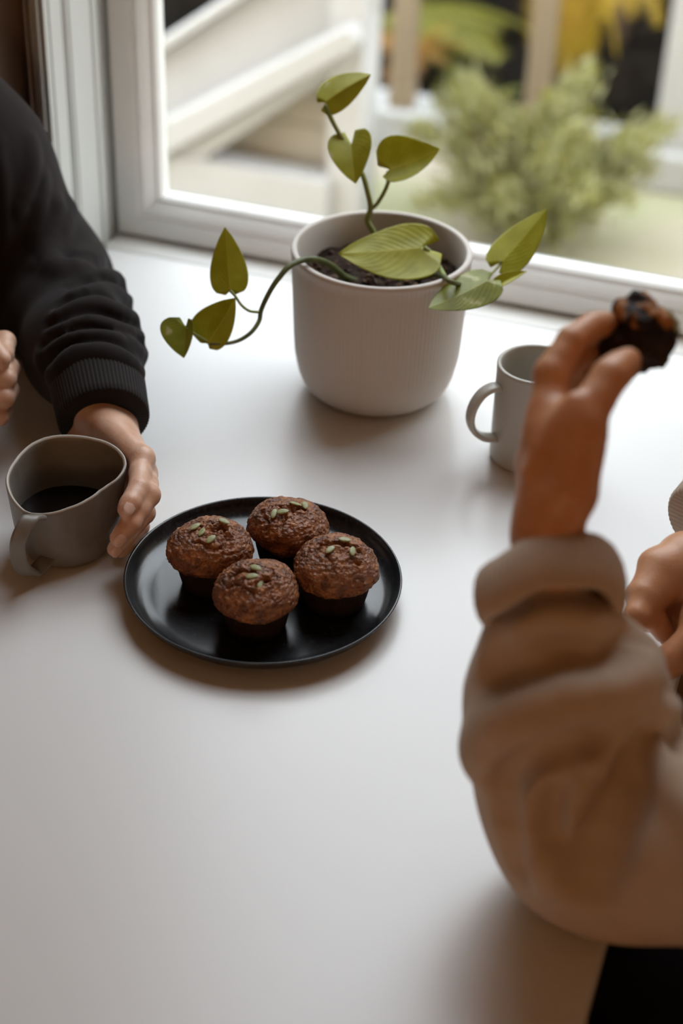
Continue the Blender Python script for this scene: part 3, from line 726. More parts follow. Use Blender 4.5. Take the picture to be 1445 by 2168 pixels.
# stair flank of the neighbouring house: sloped white boards, beige boarding below, corner post
YST = 3.42
st = empty('outside_stair', (-1.4, YST, GZ)); tag(st, 'white stair flank rising to the right outside the left window pane, above beige boarding', 'stair')
def yz(p, y): q = spoty(p, y); return (q[0], q[2])
def slab(name, pts, y0, y1, m):
    bm = bmesh.new(); poly = [yz(p, y0) for p in pts]
    A = [bm.verts.new((x, y0, z)) for x, z in poly]; B = [bm.verts.new((x, y1, z)) for x, z in poly]
    bm.faces.new(A); bm.faces.new(B[::-1]); n = len(A)
    for i in range(n): bm.faces.new((A[i], B[i], B[(i+1) % n], A[(i+1) % n]))
    bmesh.ops.bevel(bm, geom=bm.edges[:], offset=.006, segments=2, profile=.5, affect='EDGES')
    return bm_obj(name, bm, m, st)
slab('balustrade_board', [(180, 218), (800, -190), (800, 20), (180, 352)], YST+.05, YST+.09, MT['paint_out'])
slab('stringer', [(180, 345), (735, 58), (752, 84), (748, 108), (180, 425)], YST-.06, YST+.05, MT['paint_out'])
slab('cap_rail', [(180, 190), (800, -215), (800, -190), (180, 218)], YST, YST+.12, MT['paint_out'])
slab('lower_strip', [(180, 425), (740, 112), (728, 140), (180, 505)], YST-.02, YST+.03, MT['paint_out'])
xa, xb = spoty((100, 400), YST)[0], spoty((700, 300), YST)[0]
zz = GZ
za, zb = spoty((180, 400), YST+.10), spoty((735, 75), YST+.10)     # the boards are cut to the slope behind the stringer
xs_ = lambda z: za[0]+(z-za[2])/(zb[2]-za[2])*(zb[0]-za[0])
while zz < zb[2]-.02:
    z0, z1 = zz+.002, min(zz+.118, zb[2])
    bm = bmesh.new(); add_prism(bm, [(max(xa-.4, xs_(z0)), z0), (xb, z0), (xb, z1), (max(xa-.4, xs_(z1)), z1)], 1, YST+.095, YST+.115); bm_obj('siding_board', bm, MT['siding'], st); zz += .12
p0, p1 = spoty((692, 300), YST)[0], spoty((762, 300), YST)[0]
bm = bmesh.new(); add_box(bm, (p0, YST-.0, GZ), (p1, YST+.13, .35), .005); bm_obj('corner_post', bm, MT['paint_out'], st)
bm = bmesh.new(); add_box(bm, (xa-.5, YST-.03, GZ), (p1-.07, YST+.05, GZ+.16), .006); bm_obj('plinth', bm, MT['paint_out'], st)
# low white kerb with pergola posts on it
KY = 4.02
kb = empty('garden_kerb', (-.7, KY, GZ)); tag(kb, 'low white kerb running across the garden under the pergola posts', 'kerb')
xk = -2.6
for i in range(7):
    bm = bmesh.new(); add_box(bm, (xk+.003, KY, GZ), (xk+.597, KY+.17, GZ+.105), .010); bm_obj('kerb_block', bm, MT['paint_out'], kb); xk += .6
def post(px, wpx, name_label, m):
    x0 = spoty((px, 300), KY)[0]; w = wpx/FPX*4.3
    o = empty('pergola_post', (x0+w/2, KY+.08, GZ+.105)); tag(o, name_label, 'post')
    bm = bmesh.new(); add_box(bm, (x0, KY+.03, GZ+.165), (x0+w, KY+.03+w, 1.5), .004); bm_obj('shaft', bm, m, o)
    bm = bmesh.new(); add_box(bm, (x0-.004, KY+.026, GZ+.105), (x0+w+.004, KY+.034+w, GZ+.165), .004); bm_obj('foot_block', bm, m, o)
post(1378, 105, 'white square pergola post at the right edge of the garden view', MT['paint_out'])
post(1095, 46, 'slim beige pergola post standing among the yellow ferns', MT['post'])
post(812, 46, 'beige pergola post just right of the outdoor stair', MT['post'])
# low brick-coloured edging strip behind the kerb and dark hedge beyond
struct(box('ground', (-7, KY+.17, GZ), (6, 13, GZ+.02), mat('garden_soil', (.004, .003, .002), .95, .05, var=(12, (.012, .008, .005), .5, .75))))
def leaf_cloud(name, lo, hi, n, size, m, seed, label, cat):
    r = np.random.default_rng(seed); V = np.zeros((n*4, 3)); F = []
    lo, hi = np.array(lo), np.array(hi); mid, half = (lo+hi)/2, (hi-lo)/2
    for i in range(n):
        d = r.normal(size=3); d /= np.linalg.norm(d)/r.uniform(.55, 1.0)**.5; c = mid+np.clip(np.sign(d)*np.abs(d)**.75, -1, 1)*half
        a = r.normal(size=3); a /= np.linalg.norm(a); b = np.cross(a, r.normal(size=3)); b /= np.linalg.norm(b); s = size*r.uniform(.6, 1.3)
        V[i*4:i*4+4] = [c-a*s, c+b*s*.35, c+a*s, c-b*s*.35]; F.append((i*4, i*4+1, i*4+2, i*4+3))
    o = mesh(name, V, F, m, None, smooth=False); tag(o, label, cat); return o
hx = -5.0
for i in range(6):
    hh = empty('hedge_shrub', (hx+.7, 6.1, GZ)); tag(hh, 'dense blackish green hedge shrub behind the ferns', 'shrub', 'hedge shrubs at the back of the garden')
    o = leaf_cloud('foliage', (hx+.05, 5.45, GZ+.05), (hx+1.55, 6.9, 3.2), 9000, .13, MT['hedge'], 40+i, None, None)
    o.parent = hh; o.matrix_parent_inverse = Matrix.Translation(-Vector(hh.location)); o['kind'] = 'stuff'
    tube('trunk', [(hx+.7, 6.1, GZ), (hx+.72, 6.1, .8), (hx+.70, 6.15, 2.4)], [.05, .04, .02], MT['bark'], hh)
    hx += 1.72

fe = empty('sky_block_fence', (-.6, 7.6, GZ)); tag(fe, 'added dark board fence, unseen behind the hedge shrubs, closing their gaps against the sky', 'fence')  # fence added so that no sky brightens the gaps in the hedge
for i in range(44):
    bm = bmesh.new(); add_box(bm, (-6.0+i*.24, 7.58, GZ), (-6.0+i*.24+.232, 7.61, 1.6), .004); bm_obj('board', bm, MT['chair'], fe)
for z in (-.5, 1.2):
    bm = bmesh.new(); add_box(bm, (-6.0, 7.612, z), (4.56, 7.66, z+.08), .004); bm_obj('rail', bm, MT['chair'], fe)
def frond_mesh(L, curve, npin, ll, w, seed):
    """one arching fern frond: a rachis and twice-divided pinnae, built in local space along x"""
    r = np.random.default_rng(seed); V, F = [], []
    def c(t): return np.array([L*t*(1-.12*t*curve), 0, L*(.42*t - curve*.62*t*t)])
    P = np.array([c(t) for t in np.linspace(0, 1, 12)]); v, f = tube_vf(P, np.linspace(.006, .0015, 12)*L, 4); V += v.tolist(); F += [list(q) for q in f]
    for i in range(npin):
        t = .10+.90*i/npin; p = c(t); tg = c(min(1, t+.02))-c(t-.02); tg /= np.linalg.norm(tg)
        l = ll*L*(math.sin(math.pi*(.08+.92*(1-t))**.9*.62))*r.uniform(.85, 1.1)
        for s in (-1, 1):
            d = np.array([0, s, 0])*.90+tg*.42+np.array([0, 0, -.15-.2*r.random()]); d /= np.linalg.norm(d)
            n = np.cross(d, tg)*s; n /= np.linalg.norm(n); e = np.cross(n, d)
            nn = max(4, int(l/(w*L)*.9))
            for k in range(nn):           # leaflets along the pinna
                u = (k+.5)/nn; b = p+d*l*u - n*l*.10*u*u; lw = w*L*1.15*(1-.75*u)
                for s2 in (-1, 1):
                    q = len(V); tip = b+e*s2*lw*1.5+d*lw*.7; V += [(b-d*lw*.30).tolist(), tip.tolist(), (b+d*lw*.42).tolist()]; F.append([q, q+1, q+2])
    me = bpy.data.meshes.new('frond'); me.from_pydata(V, [], F); me.update(); return me
FR = [frond_mesh(1.0, cv, 26, .30, .020, 60+i) for i, cv in enumerate((.55, .75, 1.0, .65))]
FRM = {}
def fern(loc, L, n, m, label, pitch=(10, 45), seed=1, name='fern', az=0, spread=360):
    r = random.Random(seed); o = empty(name, (loc[0], loc[1], GZ)); tag(o, label, 'fern' if name == 'fern' else 'bush')
    h = loc[2]-GZ
    if h > .02: tube('trunk', [(loc[0], loc[1], GZ), (loc[0]+.01, loc[1], GZ+h*.5), (loc[0], loc[1], loc[2])], [.028, .024, .026], MT['bark'], o)
    for i in range(n):
        a = az + spread*(i+.5)/n - spread/2 + r.uniform(-12, 12); p = r.uniform(*pitch); kk = r.randrange(4)
        if (m.name, kk) not in FRM: f = FR[kk].copy(); f.materials.append(m); FRM[(m.name, kk)] = f
        fo = bpy.data.objects.new('frond', FRM[(m.name, kk)]); link(fo, o); s = L*r.uniform(.75, 1.1)
        fo.matrix_local = Matrix.Translation((0, 0, h)) @ Matrix.Rotation(math.radians(a), 4, 'Z') @ Matrix.Rotation(-math.radians(p-22), 4, 'Y') @ Matrix.Rotation(r.uniform(-.5, .5), 4, 'X') @ Matrix.Diagonal((s, s, s, 1))
    return o
def gp(px, py, y): return spoty((px, py), y)
fern(gp(1215, -120, 4.40), .40, 9, MT['fern_yellow'], 'tall golden yellow fern with fronds hanging beside the slim beige post', seed=3, pitch=(-70, -35))
fern(gp(800, 40, 4.80), .52, 6, MT['fern_lime'], 'lime green fern arching over the top of the garden view', seed=5, pitch=(0, 25), az=5, spread=80)
fern(gp(875, 105, 4.50), .18, 11, MT['fern_brown'], 'rusty orange fern under the lime green fern', seed=8, pitch=(-10, 40))
fern(gp(985, 235, 4.42), .24, 18, MT['fern_green'], 'olive green fern behind the kerb, left of the pale bush', seed=9, pitch=(0, 45))
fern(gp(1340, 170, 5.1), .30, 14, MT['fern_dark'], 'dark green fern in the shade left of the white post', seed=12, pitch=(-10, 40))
fern(gp(790, 120, 4.9), .26, 12, MT['fern_brown'], 'rusty fern beside the left beige post', seed=15, pitch=(0, 40))
fern(gp(1330, -110, 5.1), .30, 7, MT['fern_yellow'], 'golden fern high up at the right of the garden view', seed=21, pitch=(-50, -10))
def bush(px, py, y, rx, rz, n, label, seed):
    """soft mound of fine feathery leaves on thin stems"""
    q = gp(px, py, y); o = empty('feathery_bush', (q[0], q[1], GZ)); tag(o, label, 'bush')
    r = np.random.default_rng(seed); np_ = 26; az = r.uniform(0, 6.283, np_); ti = r.uniform(.05, 1.25, np_); ln = r.uniform(.7, 1.15, np_)
    w_ = r.integers(0, np_, n); u = r.uniform(.12, 1.0, n); A, T_, Ls = az[w_], ti[w_]*(.45+.75*u), ln[w_]*u     # feathery shoots arching out of one root
    c = np.stack([rx*1.25*Ls*np.sin(T_)*np.cos(A), rx*1.05*Ls*np.sin(T_)*np.sin(A), rz*1.1*Ls*np.cos(T_*.9)], 1) + r.normal(size=(n, 3))*(.016+.05*(1-u))[:, None]*np.array([1, 1, .7]); c[:, 2] = np.abs(c[:, 2])+.01
    d = c/np.linalg.norm(c, axis=1)[:, None]
    t = d+r.normal(size=(n, 3))*.5+[0, 0, .3]; t /= np.linalg.norm(t, axis=1)[:, None]; b = np.cross(t, r.normal(size=(n, 3))); b /= np.linalg.norm(b, axis=1)[:, None]
    l = .019*r.uniform(.6, 1.5, size=(n, 1)); V = np.stack([c-t*l, c+b*l*.22, c+t*l, c-b*l*.22], 1).reshape(-1, 3)
    k = int(n*.75)
    for nm, a0, a1, m in (('foliage', 0, k, MT['sage']), ('young_foliage', k, n, MT['fern_lime'])):
        v = V[a0*4:a1*4]; f = mesh(nm, v, [(4*i, 4*i+1, 4*i+2, 4*i+3) for i in range(a1-a0)], m, o, smooth=False, loc=1); f['kind'] = 'stuff'
    for j in range(5):
        a = j*1.257; tube('stem', catmull([q*[1, 1, 0]+[.01*math.cos(a), .01*math.sin(a), GZ], q*[1, 1, 0]+[rx*.35*math.cos(a), rx*.3*math.sin(a), GZ+rz*.5], q*[1, 1, 0]+[rx*.6*math.cos(a), rx*.5*math.sin(a), GZ+rz*.8]], 4), [.006]*8+[.003], MT['bark'], o, n=6)
bush(1125, 455, 3.62, .30, .36, 13000, 'pale sage green feathery bush in front of the kerb', 17)
bush(1290, 575, 2.92, .13, .10, 4000, 'low sage feathery plant nearest the window', 29)

# ================================================================== PEOPLE
def skin_mat(name, c1, c2, sub):
    m = mat(name, c1, .42, .45, var=(45, c2, .38, .70), sss=(sub, (1.0, .35, .18), .006)); n = m.node_tree; b = n.nodes['Principled BSDF']
    co = n.nodes.new('ShaderNodeTexCoord'); vo = n.nodes.new('ShaderNodeTexVoronoi'); vo.inputs['Scale'].default_value = 900
    no = n.nodes.new('ShaderNodeTexNoise'); no.inputs['Scale'].default_value = 160; no.inputs['Detail'].default_value = 5
    ad = n.nodes.new('ShaderNodeMath'); ad.operation = 'MULTIPLY_ADD'; ad.inputs[1].default_value = .35
    bu = n.nodes.new('ShaderNodeBump'); bu.inputs['Strength'].default_value = .30; bu.inputs['Distance'].default_value = .0007
    n.links.new(co.outputs['Object'], vo.inputs['Vector']); n.links.new(co.outputs['Object'], no.inputs['Vector'])
    n.links.new(vo.outputs['Distance'], ad.inputs[0]); n.links.new(no.outputs['Fac'], ad.inputs[2])
    n.links.new(ad.outputs[0], bu.inputs['Height']); n.links.new(bu.outputs['Normal'], b.inputs['Normal']); return m
MT['skin_l'] = skin_mat('fair_skin', (.66, .43, .31), (.57, .30, .19), .12)
MT['skin_r'] = skin_mat('tan_skin', (.60, .30, .155), (.52, .215, .09), .12)
MT['nail'] = mat('finger_nail', (.68, .45, .36), .28, .5)
MT['nail_r'] = mat('finger_nail_tan', (.60, .34, .22), .28, .5)
def cloth_mat(name, c1, c2, scale, rough=.92, bumpd=.0006, sheen=.2):
    m = mat(name, c1, rough, .15, var=(30, c2, .35, .75), sheen=sheen); n = m.node_tree; b = n.nodes['Principled BSDF']; b.inputs['Sheen Roughness'].default_value = .5
    co = n.nodes.new('ShaderNodeTexCoord'); no = n.nodes.new('ShaderNodeTexNoise'); no.inputs['Scale'].default_value = scale; no.inputs['Detail'].default_value = 3
    bu = n.nodes.new('ShaderNodeBump'); bu.inputs['Strength'].default_value = .35; bu.inputs['Distance'].default_value = bumpd
    n.links.new(co.outputs['Object'], no.inputs['Vector']); n.links.new(no.outputs['Fac'], bu.inputs['Height']); n.links.new(bu.outputs['Normal'], b.inputs['Normal']); return m
MT['sweat_dark'] = cloth_mat('black_brown_jersey', (.0140, .0098, .0088), (.0105, .0080, .0078), 900, sheen=.06)
MT['sweat_cuff'] = cloth_mat('black_brown_rib', (.0160, .0125, .0115), (.012, .0100, .0095), 900, sheen=.12)
MT['knit'] = cloth_mat('beige_knit', (.50, .385, .285), (.44, .335, .24), 700, sheen=.15)
MT['knit_rib'] = cloth_mat('beige_rib_knit', (.50, .40, .31), (.44, .345, .26), 700, sheen=.15)

def march(sc, px, D0, D1, n=260):
    """depth at which the surface is met in the direction px"""
    Ds = np.linspace(D0, D1, n); P = np.array([spot(px, d) for d in Ds]); v = sc.value(P)
    i = np.nonzero(v < 0)[0]
    return Ds[i[0]] if len(i) else None
def fold(sc, base, pts, r, k, op='+', depth=0.0, D=(.7, 1.8), n=5):
    """a ridge (+) or valley (-) laid over the surface of base along a curve"""
    q = catmull(np.array(pts, float), n); P = []
    for p in q:
        d = march(base, p, *D)
        if d is not None: P.append(spot(p, d+depth))
    t = np.linspace(0, 1, len(P)); w = np.sin(np.pi*np.clip(t*.92+.04, 0, 1))**.6
    for i in range(len(P)-1): sc.cone(P[i], P[i+1], r*w[i]+.0006, r*w[i+1]+.0006, k, op)
def folds(base, D, curves):
    """cloth folds: raised (+) and sunk (-) soft ridges along curves lying on the surface of base"""
    SA, SB, AM, WD = [], [], [], []
    for amp, w, pts in curves:
        q = catmull(np.array(pts, float), 3); P = []
        for p in q:
            d = march(base, p, *D)
            if d is not None: P.append(spot(p, d))
        n = len(P)-1
        for i in range(n): SA.append(P[i]); SB.append(P[i+1]); WD.append(w); AM.append(amp*(math.sin(math.pi*(.10+.80*(i+.5)/n))**.5))
    SA, SB, AM, WD = (np.array(v) for v in (SA, SB, AM, WD))
    HL = np.linalg.norm(SB-SA, axis=1)/2
    def f(P):
        c = P.mean(0); r = np.linalg.norm(P-c, axis=1).max(); out = np.zeros(len(P)); pos = np.zeros(len(P)); neg = np.zeros(len(P))
        m = (SA+SB)/2; near = np.nonzero(np.linalg.norm(m-c, axis=1) < r+2.3*WD+HL)[0]
        for i in near:
            ba = SB[i]-SA[i]; t = np.clip(((P-SA[i])@ba)/(ba@ba+1e-12), 0, 1); d2 = ((P-SA[i]-t[:, None]*ba)**2).sum(1)
            g = AM[i]*np.maximum(1-d2/(2.2*WD[i])**2, 0)**4
            if AM[i] > 0: pos = np.maximum(pos, g)
            else: neg = np.minimum(neg, g)
        return pos+neg
    return f
def finger(sc, pts, rad, k=.0035):
    P = [spot(p[:2], p[2]) for p in pts]; r = [x*.001 for x in rad]
    for i in range(len(P)-1):      # each phalanx narrows a little between its joints
        m = (P[i]+P[i+1])/2; rm = (r[i]+r[i+1])/2*.955; sc.cone(P[i], m, r[i], rm, k); sc.cone(m, P[i+1], rm, r[i+1], k)
    return P
def nail(parent, P_tip, axis, normal, w, l, m):
    """curved nail plate lying on the back of a fingertip"""
    a = np.array(axis)/np.linalg.norm(axis); nn = np.array(normal, float); nn -= a*(a@nn); nn /= np.linalg.norm(nn); s = np.cross(a, nn); V, F = [], []
    for i in range(9):
        u = i/8; ww = w*(1-.9*abs(2*u-1)**6)**.5*(1 if u < .6 else 1-.25*((u-.6)/.4)**2)
        for j in range(-4, 5):
            v = j/4; V.append(np.array(P_tip)+a*(u-.5)*l+s*ww*v-nn*(.34*w*v*v)-nn*.0006*(u-.3)**2)
    for i in range(8):
        for j in range(8): F.append((i*9+j, i*9+j+1, (i+1)*9+j+1, (i+1)*9+j))
    o = mesh('nail', V, F, m, parent); so = o.modifiers.new('thick', 'SOLIDIFY'); so.thickness = .0006; so.offset = 0; return o
def rib_ring(name, path, radii, m, parent, ribs, depth, sq=1.0, n=240, mdir=None, pw=1.0):
    """knitted band: closed cross-section rings along a path with raised ribs; radii = (radius, ribbed 0/1)"""
    P = np.array(path, float); T, N, B = frames(P)
    if mdir is not None:
        for i in range(len(P)):
            q = np.array(mdir, float)-T[i]*(T[i]@np.array(mdir)); N[i] = q/np.linalg.norm(q); B[i] = np.cross(T[i], N[i])
    t = np.arange(n)*2*math.pi/n; V = []; F = []
    for i in range(len(P)):
        r, rb = radii[i]
        rr = r + rb*depth*np.abs(np.cos(ribs*t/2))**pw
        V.append(P[i]+(rr*np.cos(t))[:, None]*N[i]+(rr*np.sin(t)*sq)[:, None]*B[i])
    V = np.concatenate(V); c = n
    for i in range(len(P)-1):
        for k in range(n): F.append((i*c+k, i*c+(k+1) % c, (i+1)*c+(k+1) % c, (i+1)*c+k))
    return mesh(name, V, F, m, parent)
s_ = lambda x, y, D: spot((x, y), D)

# ------------------------------------------------------------------ person at the left: black sweatshirt, left hand round the mug
pL = empty('person', (-1.08, .98, FL)); tag(pL, 'person at the left in a black sweatshirt holding the taupe mug', 'person')
B_ = Sculpt()
wr_r, wr_u = s_(192, 872, 1.398), s_(240, 888, 1.408)
elL = s_(100, 598, 1.60); shL = np.array([-.840, 1.215, .292])
for w, e in ((wr_r, elL+np.array([-.012, .0, .006])), (wr_u, elL+np.array([.012, 0, -.006]))): B_.cone(e, w, .030, .0165, .02)
B_.cone(elL, shL, .036, .044, .02)
iM = (299, 972, 1.334); mM = (306, 1003, 1.348); rM = (302, 1034, 1.360); pM = (292, 1060, 1.372)
for (m_, w, r0, r1) in ((iM, wr_r, .0165, .0110), (mM, (wr_r+wr_u)/2, .0165, .0108), (rM, wr_u, .0155, .0100), (pM, wr_u, .0145, .0092)):
    B_.cone(w, spot(m_[:2], m_[2]), r0, r1, .012)
B_.cone(spot((252, 925), 1.376), spot((282, 990), 1.362), .013, .011, .012)
k_ = .0030
fi = finger(B_, [iM, (294, 1034, 1.296), (276, 1064, 1.283), (267, 1079, 1.279)], [9.8, 8.6, 7.8, 7.0], k_)
fm = finger(B_, [mM, (315, 1048, 1.303), (276, 1108, 1.285), (250, 1139, 1.283)], [10.2, 9.2, 8.0, 6.9], k_)
fr = finger(B_, [rM, (306, 1086, 1.318), (268, 1133, 1.302), (243, 1162, 1.300)], [9.6, 8.5, 7.4, 6.4], k_)
fp = finger(B_, [pM, (296, 1115, 1.340), (272, 1150, 1.330), (256, 1166, 1.328)], [8.8, 7.6, 6.8, 6.0], k_)
finger(B_, [(190, 900, 1.402), (158, 958, 1.398), (118, 1000, 1.392), (90, 1022, 1.386)], [14, 10.2, 8.8, 7.6], .006)
B_.cone(spot((204, 915), 1.400), spot((166, 955), 1.396), .011, .009, .012)
# tendons and knuckles on the back of the hand
B_.ell(spot((303, 968), 1.328), (.0088,)*3, k=.006)
# right arm, folded in front of the chest, and its loosely closed hand on the table
shR = np.array([-.93, .86, .280]); elR = np.array([-.955, .90, .050]); wrR = s_(-135, 790, 1.475)
B_.cone(elR, wrR, .032, .0185, .02); B_.cone(elR, shR, .036, .044, .02)
for (mx_, my_, mD, r0) in ((-38, 726, 1.455, 12), (-30, 778, 1.448, 12), (-32, 826, 1.446, 11.5), (-42, 868, 1.448, 10.5)):
    B_.cone(wrR, spot((mx_, my_), mD), .017, r0*.001, .012)
for a in ([(-38, 726, 1.455), (10, 724, 1.448), (8, 752, 1.430), (-20, 760, 1.428)], [(-30, 778, 1.448), (18, 780, 1.440), (14, 802, 1.420), (-16, 806, 1.418)],
          [(-32, 826, 1.446), (17, 826, 1.438), (10, 842, 1.420), (-18, 846, 1.418)], [(-42, 868, 1.448), (2, 868, 1.440), (-2, 880, 1.425), (-24, 880, 1.424)]):
    finger(B_, a, [11.2, 9.6, 8.6, 7.6], .003)
finger(B_, [(-120, 745, 1.455), (-60, 715, 1.437), (-22, 735, 1.418), (4, 760, 1.412)], [14, 11, 9.5, 8], .006)
# trunk, neck, head (under and above the sweatshirt)
chL = np.array([-.985, 1.035, .195])
B_.cone(shL+[-.05, 0, 0], shR+[-.05, 0, 0], .045, .045, .04); B_.cone(shL, shL+[-.05, 0, 0], .044, .045, .03); B_.cone(shR, shR+[-.05, 0, 0], .044, .045, .03)
B_.cone(chL+[.02, 0, .12], chL+[.06, 0, .24], .055, .052, .03)
hdL = chL+np.array([.095, 0, .36]); B_.ell(hdL, (.092, .074, .112), k=.03); B_.ell(hdL+[.05, 0, -.075], (.045, .042, .04), k=.03)
B_.cone(hdL+[.088, 0, .02], hdL+[.110, 0, -.022], .009, .014, .012); B_.ell(hdL+[.088, 0, -.055], (.012, .024, .009), k=.008)
for sg in (-1, 1):
    B_.ell(hdL+[.072, sg*.031, .018], (.014, .016, .010), k=.008); B_.ell(hdL+[-.005, sg*.076, -.005], (.018, .008, .030), k=.006)
B_.box((TX0, TY0, -.03), (TX1, TY1, .0006)); bL = skin_obj('body', B_, .0018, MT['skin_l'], pL)
def toward(P, D=1): v = CAM-np.asarray(P); return v/np.linalg.norm(v)
RT = RC[:, 0]; UPV = RC[:, 1]
def tip_nail(body, f, r, nrm, w, l, m):
    a = f[3]-f[2]; a /= np.linalg.norm(a); n = np.array(nrm, float); n -= a*(a@n); n /= np.linalg.norm(n)
    nail(body, f[3]+n*(r+.00035)+a*.0012, a+n*-.10, n, w, l, m)
tip_nail(bL, fi, .0070, toward(fi[3])+RT*.35, .0047, .0112, MT['nail'])
tip_nail(bL, fm, .0069, toward(fm[3])+RT*.75, .0046, .0108, MT['nail'])
tip_nail(bL, fr, .0064, toward(fr[3])+RT*.75, .0042, .0098, MT['nail'])
hair = Sculpt(); hair.ell(hdL+[-.012, 0, .025], (.098, .084, .108), k=.01); hair.ell(hdL+[.075, 0, -.045], (.07, .075, .085), k=.02, op='-')
skin_obj('hair', hair, .004, mat('dark_hair', (.02, .012, .008), .6, .4, bump=(200, .5, .003)), pL)
# sweatshirt
A_ = Sculpt()
cuff_c = s_(212, 868, 1.385)
A_.chain([s_(204, 805, 1.424), s_(178, 745, 1.475), s_(146, 672, 1.540), elL], [.0400, .0510, .0555, .0580], .02)
A_.chain([elL, (elL+shL)/2+np.array([.0, .01, .006]), shL], [.0590, .0690, .0760], .03)
A_.chain([wrR+np.array([-.03, -.02, .002]), elR], [.040, .052], .02); A_.cone(elR, shR, .056, .072, .03)
A_.cone(shL+[-.06, -.05, -.01], shR+[-.06, .05, -.01], .080, .080, .06)
A_.cone(chL+[-.0, .06, .02], chL+[-.02, .05, -.42], .125, .135, .08); A_.cone(chL+[-.0, -.06, .02], chL+[-.02, -.05, -.42], .125, .135, .08)
base = Sculpt(); base.p = list(A_.p)
A_.disp = folds(base, (.9, 1.9), [(a, w, p) for a, w, p in (
 (.009, .0075, [(200, 592), (236, 577), (262, 600)]), (.009, .008, [(160, 626), (227, 611), (272, 636)]), (.010, .008, [(125, 668), (189, 640), (234, 650), (282, 672)]),
 (.009, .008, [(112, 706), (182, 681), (236, 692), (294, 710)]), (.010, .008, [(88, 756), (151, 716), (212, 711), (268, 722), (303, 748)]),
 (.010, .009, [(108, 792), (160, 746), (227, 744), (282, 772), (312, 820)]), (.012, .012, [(120, 440), (100, 520), (130, 570), (215, 540)]), (.006, .009, [(64, 300), (70, 360), (40, 440)]),
 (.008, .010, [(150, 440), (118, 500), (84, 560)]), (.004, .006, [(-4, 300), (8, 420), (4, 560)]), (.006, .010, [(90, 380), (82, 450), (84, 520)]),
 (-.007, .006, [(150, 606), (215, 594), (266, 617)]), (-.007, .006, [(130, 648), (205, 627), (278, 653)]), (-.007, .006, [(110, 688), (185, 662), (286, 691)]),
 (-.007, .006, [(98, 730), (185, 698), (298, 729)]), (-.007, .006, [(96, 774), (160, 731), (240, 729), (308, 782)]), (-.009, .010, [(150, 545), (215, 562), (250, 568)]))])
A_.amp = .012
A_.cone(s_(220, 905, 1.392), s_(206, 828, 1.416), .0335, .0330, .004, '-')       # open sleeve end
A_.cone(wrR, wrR+(elR-wrR)*.12, .030, .030, .004, '-')
A_.cone(chL+[.02, 0, .16], chL+[.05, 0, .30], .062, .068, .01, '-')
A_.box((TX0, TY0, -.04), (TX1, TY1, .0010), .004); skin_obj('sweatshirt', A_, .0028, MT['sweat_dark'], pL, 1)
# ribbed cuff of the left sleeve
c0, c1 = s_(203, 800, 1.428), s_(221, 892, 1.394); ax = (c1-c0)/np.linalg.norm(c1-c0)
pth = [c0+(c1-c0)*t for t in (0, .10, .25, .45, .65, .85, .97, 1.0, .99, .9, .6, .2)]
rad = [(.0385, 0), (.0405, .6), (.0405, 1), (.0400, 1), (.0393, 1), (.0388, 1), (.0384, .8), (.0372, .2), (.0358, 0), (.0352, 0), (.0350, 0), (.0350, 0)]
rib_ring('cuff', pth, rad, MT['sweat_cuff'], pL, 72, .0010, sq=1.0, n=432)
# trousers hidden below the table edge
TL = Sculpt()
for sg in (-1, 1):
    hp_ = chL+np.array([-.03, sg*.09, -.56]); kn = np.array([-.66, 1.0+sg*.13, -.32]); an = np.array([-.72, 1.0+sg*.13, FL+.06])
    TL.cone(hp_, kn, .090, .068, .04); TL.cone(kn, an, .066, .052, .02); TL.cone(an+[-.03, 0, -.015], an+[.15, 0, -.025], .044, .034, .02)
skin_obj('trousers', TL, .005, MT['black_cloth'], pL)

# ------------------------------------------------------------------ person at the right: beige sweater, left hand raised with a muffin
pR = empty('person', (.26, .80, FL)); tag(pR, 'person at the right in a beige knit sweater raising a bitten muffin', 'person')
H_ = Sculpt()
E_ = s_(1275, 1800, 1.03); wA, wB = s_(1157, 1130, .966), s_(1159, 1128, .990)
H_.cone(E_+np.array([0, -.004, 0]), wA, .024, .0170, .02); H_.cone(E_+np.array([0, .012, 0]), wB, .024, .0168, .02)
H_.cone(s_(1160, 1060, .964), s_(1157, 1180, .972), .0170, .0168, .012)
Im = (1168, 792, .980); Mm = (1173, 800, .998); Rm = (1178, 818, 1.014); Pm = (1184, 842, 1.028)
for (m_, w, r0, r1) in ((Im, wA, .0165, .0108), (Mm, (wA+wB)/2, .0165, .0106), (Rm, wB, .016, .0100), (Pm, wB, .015, .0090)):
    mid = s_(1158, 985, (m_[2]+.968)/2)
    H_.cone(w, mid, r0, (r0+r1)/2*1.02, .012); H_.cone(mid, spot(m_[:2], m_[2]), (r0+r1)/2*1.02, r1, .012)
k_ = .003
gi = finger(H_, [Im, (1209, 722, .986), (1250, 692, .999), (1284, 684, 1.006)], [10.4, 8.6, 7.8, 7.2], .005)
gm = finger(H_, [Mm, (1224, 750, 1.014), (1258, 728, 1.022), (1284, 716, 1.024)], [10.0, 8.4, 7.6, 6.9], .004)
gr = finger(H_, [Rm, (1216, 792, 1.036), (1252, 770, 1.040), (1280, 752, 1.040)], [9.4, 7.9, 7.2, 6.5], .004)
gp_ = finger(H_, [Pm, (1216, 830, 1.050), (1246, 812, 1.052), (1266, 796, 1.050)], [8.4, 7.0, 6.3, 5.8], .004)
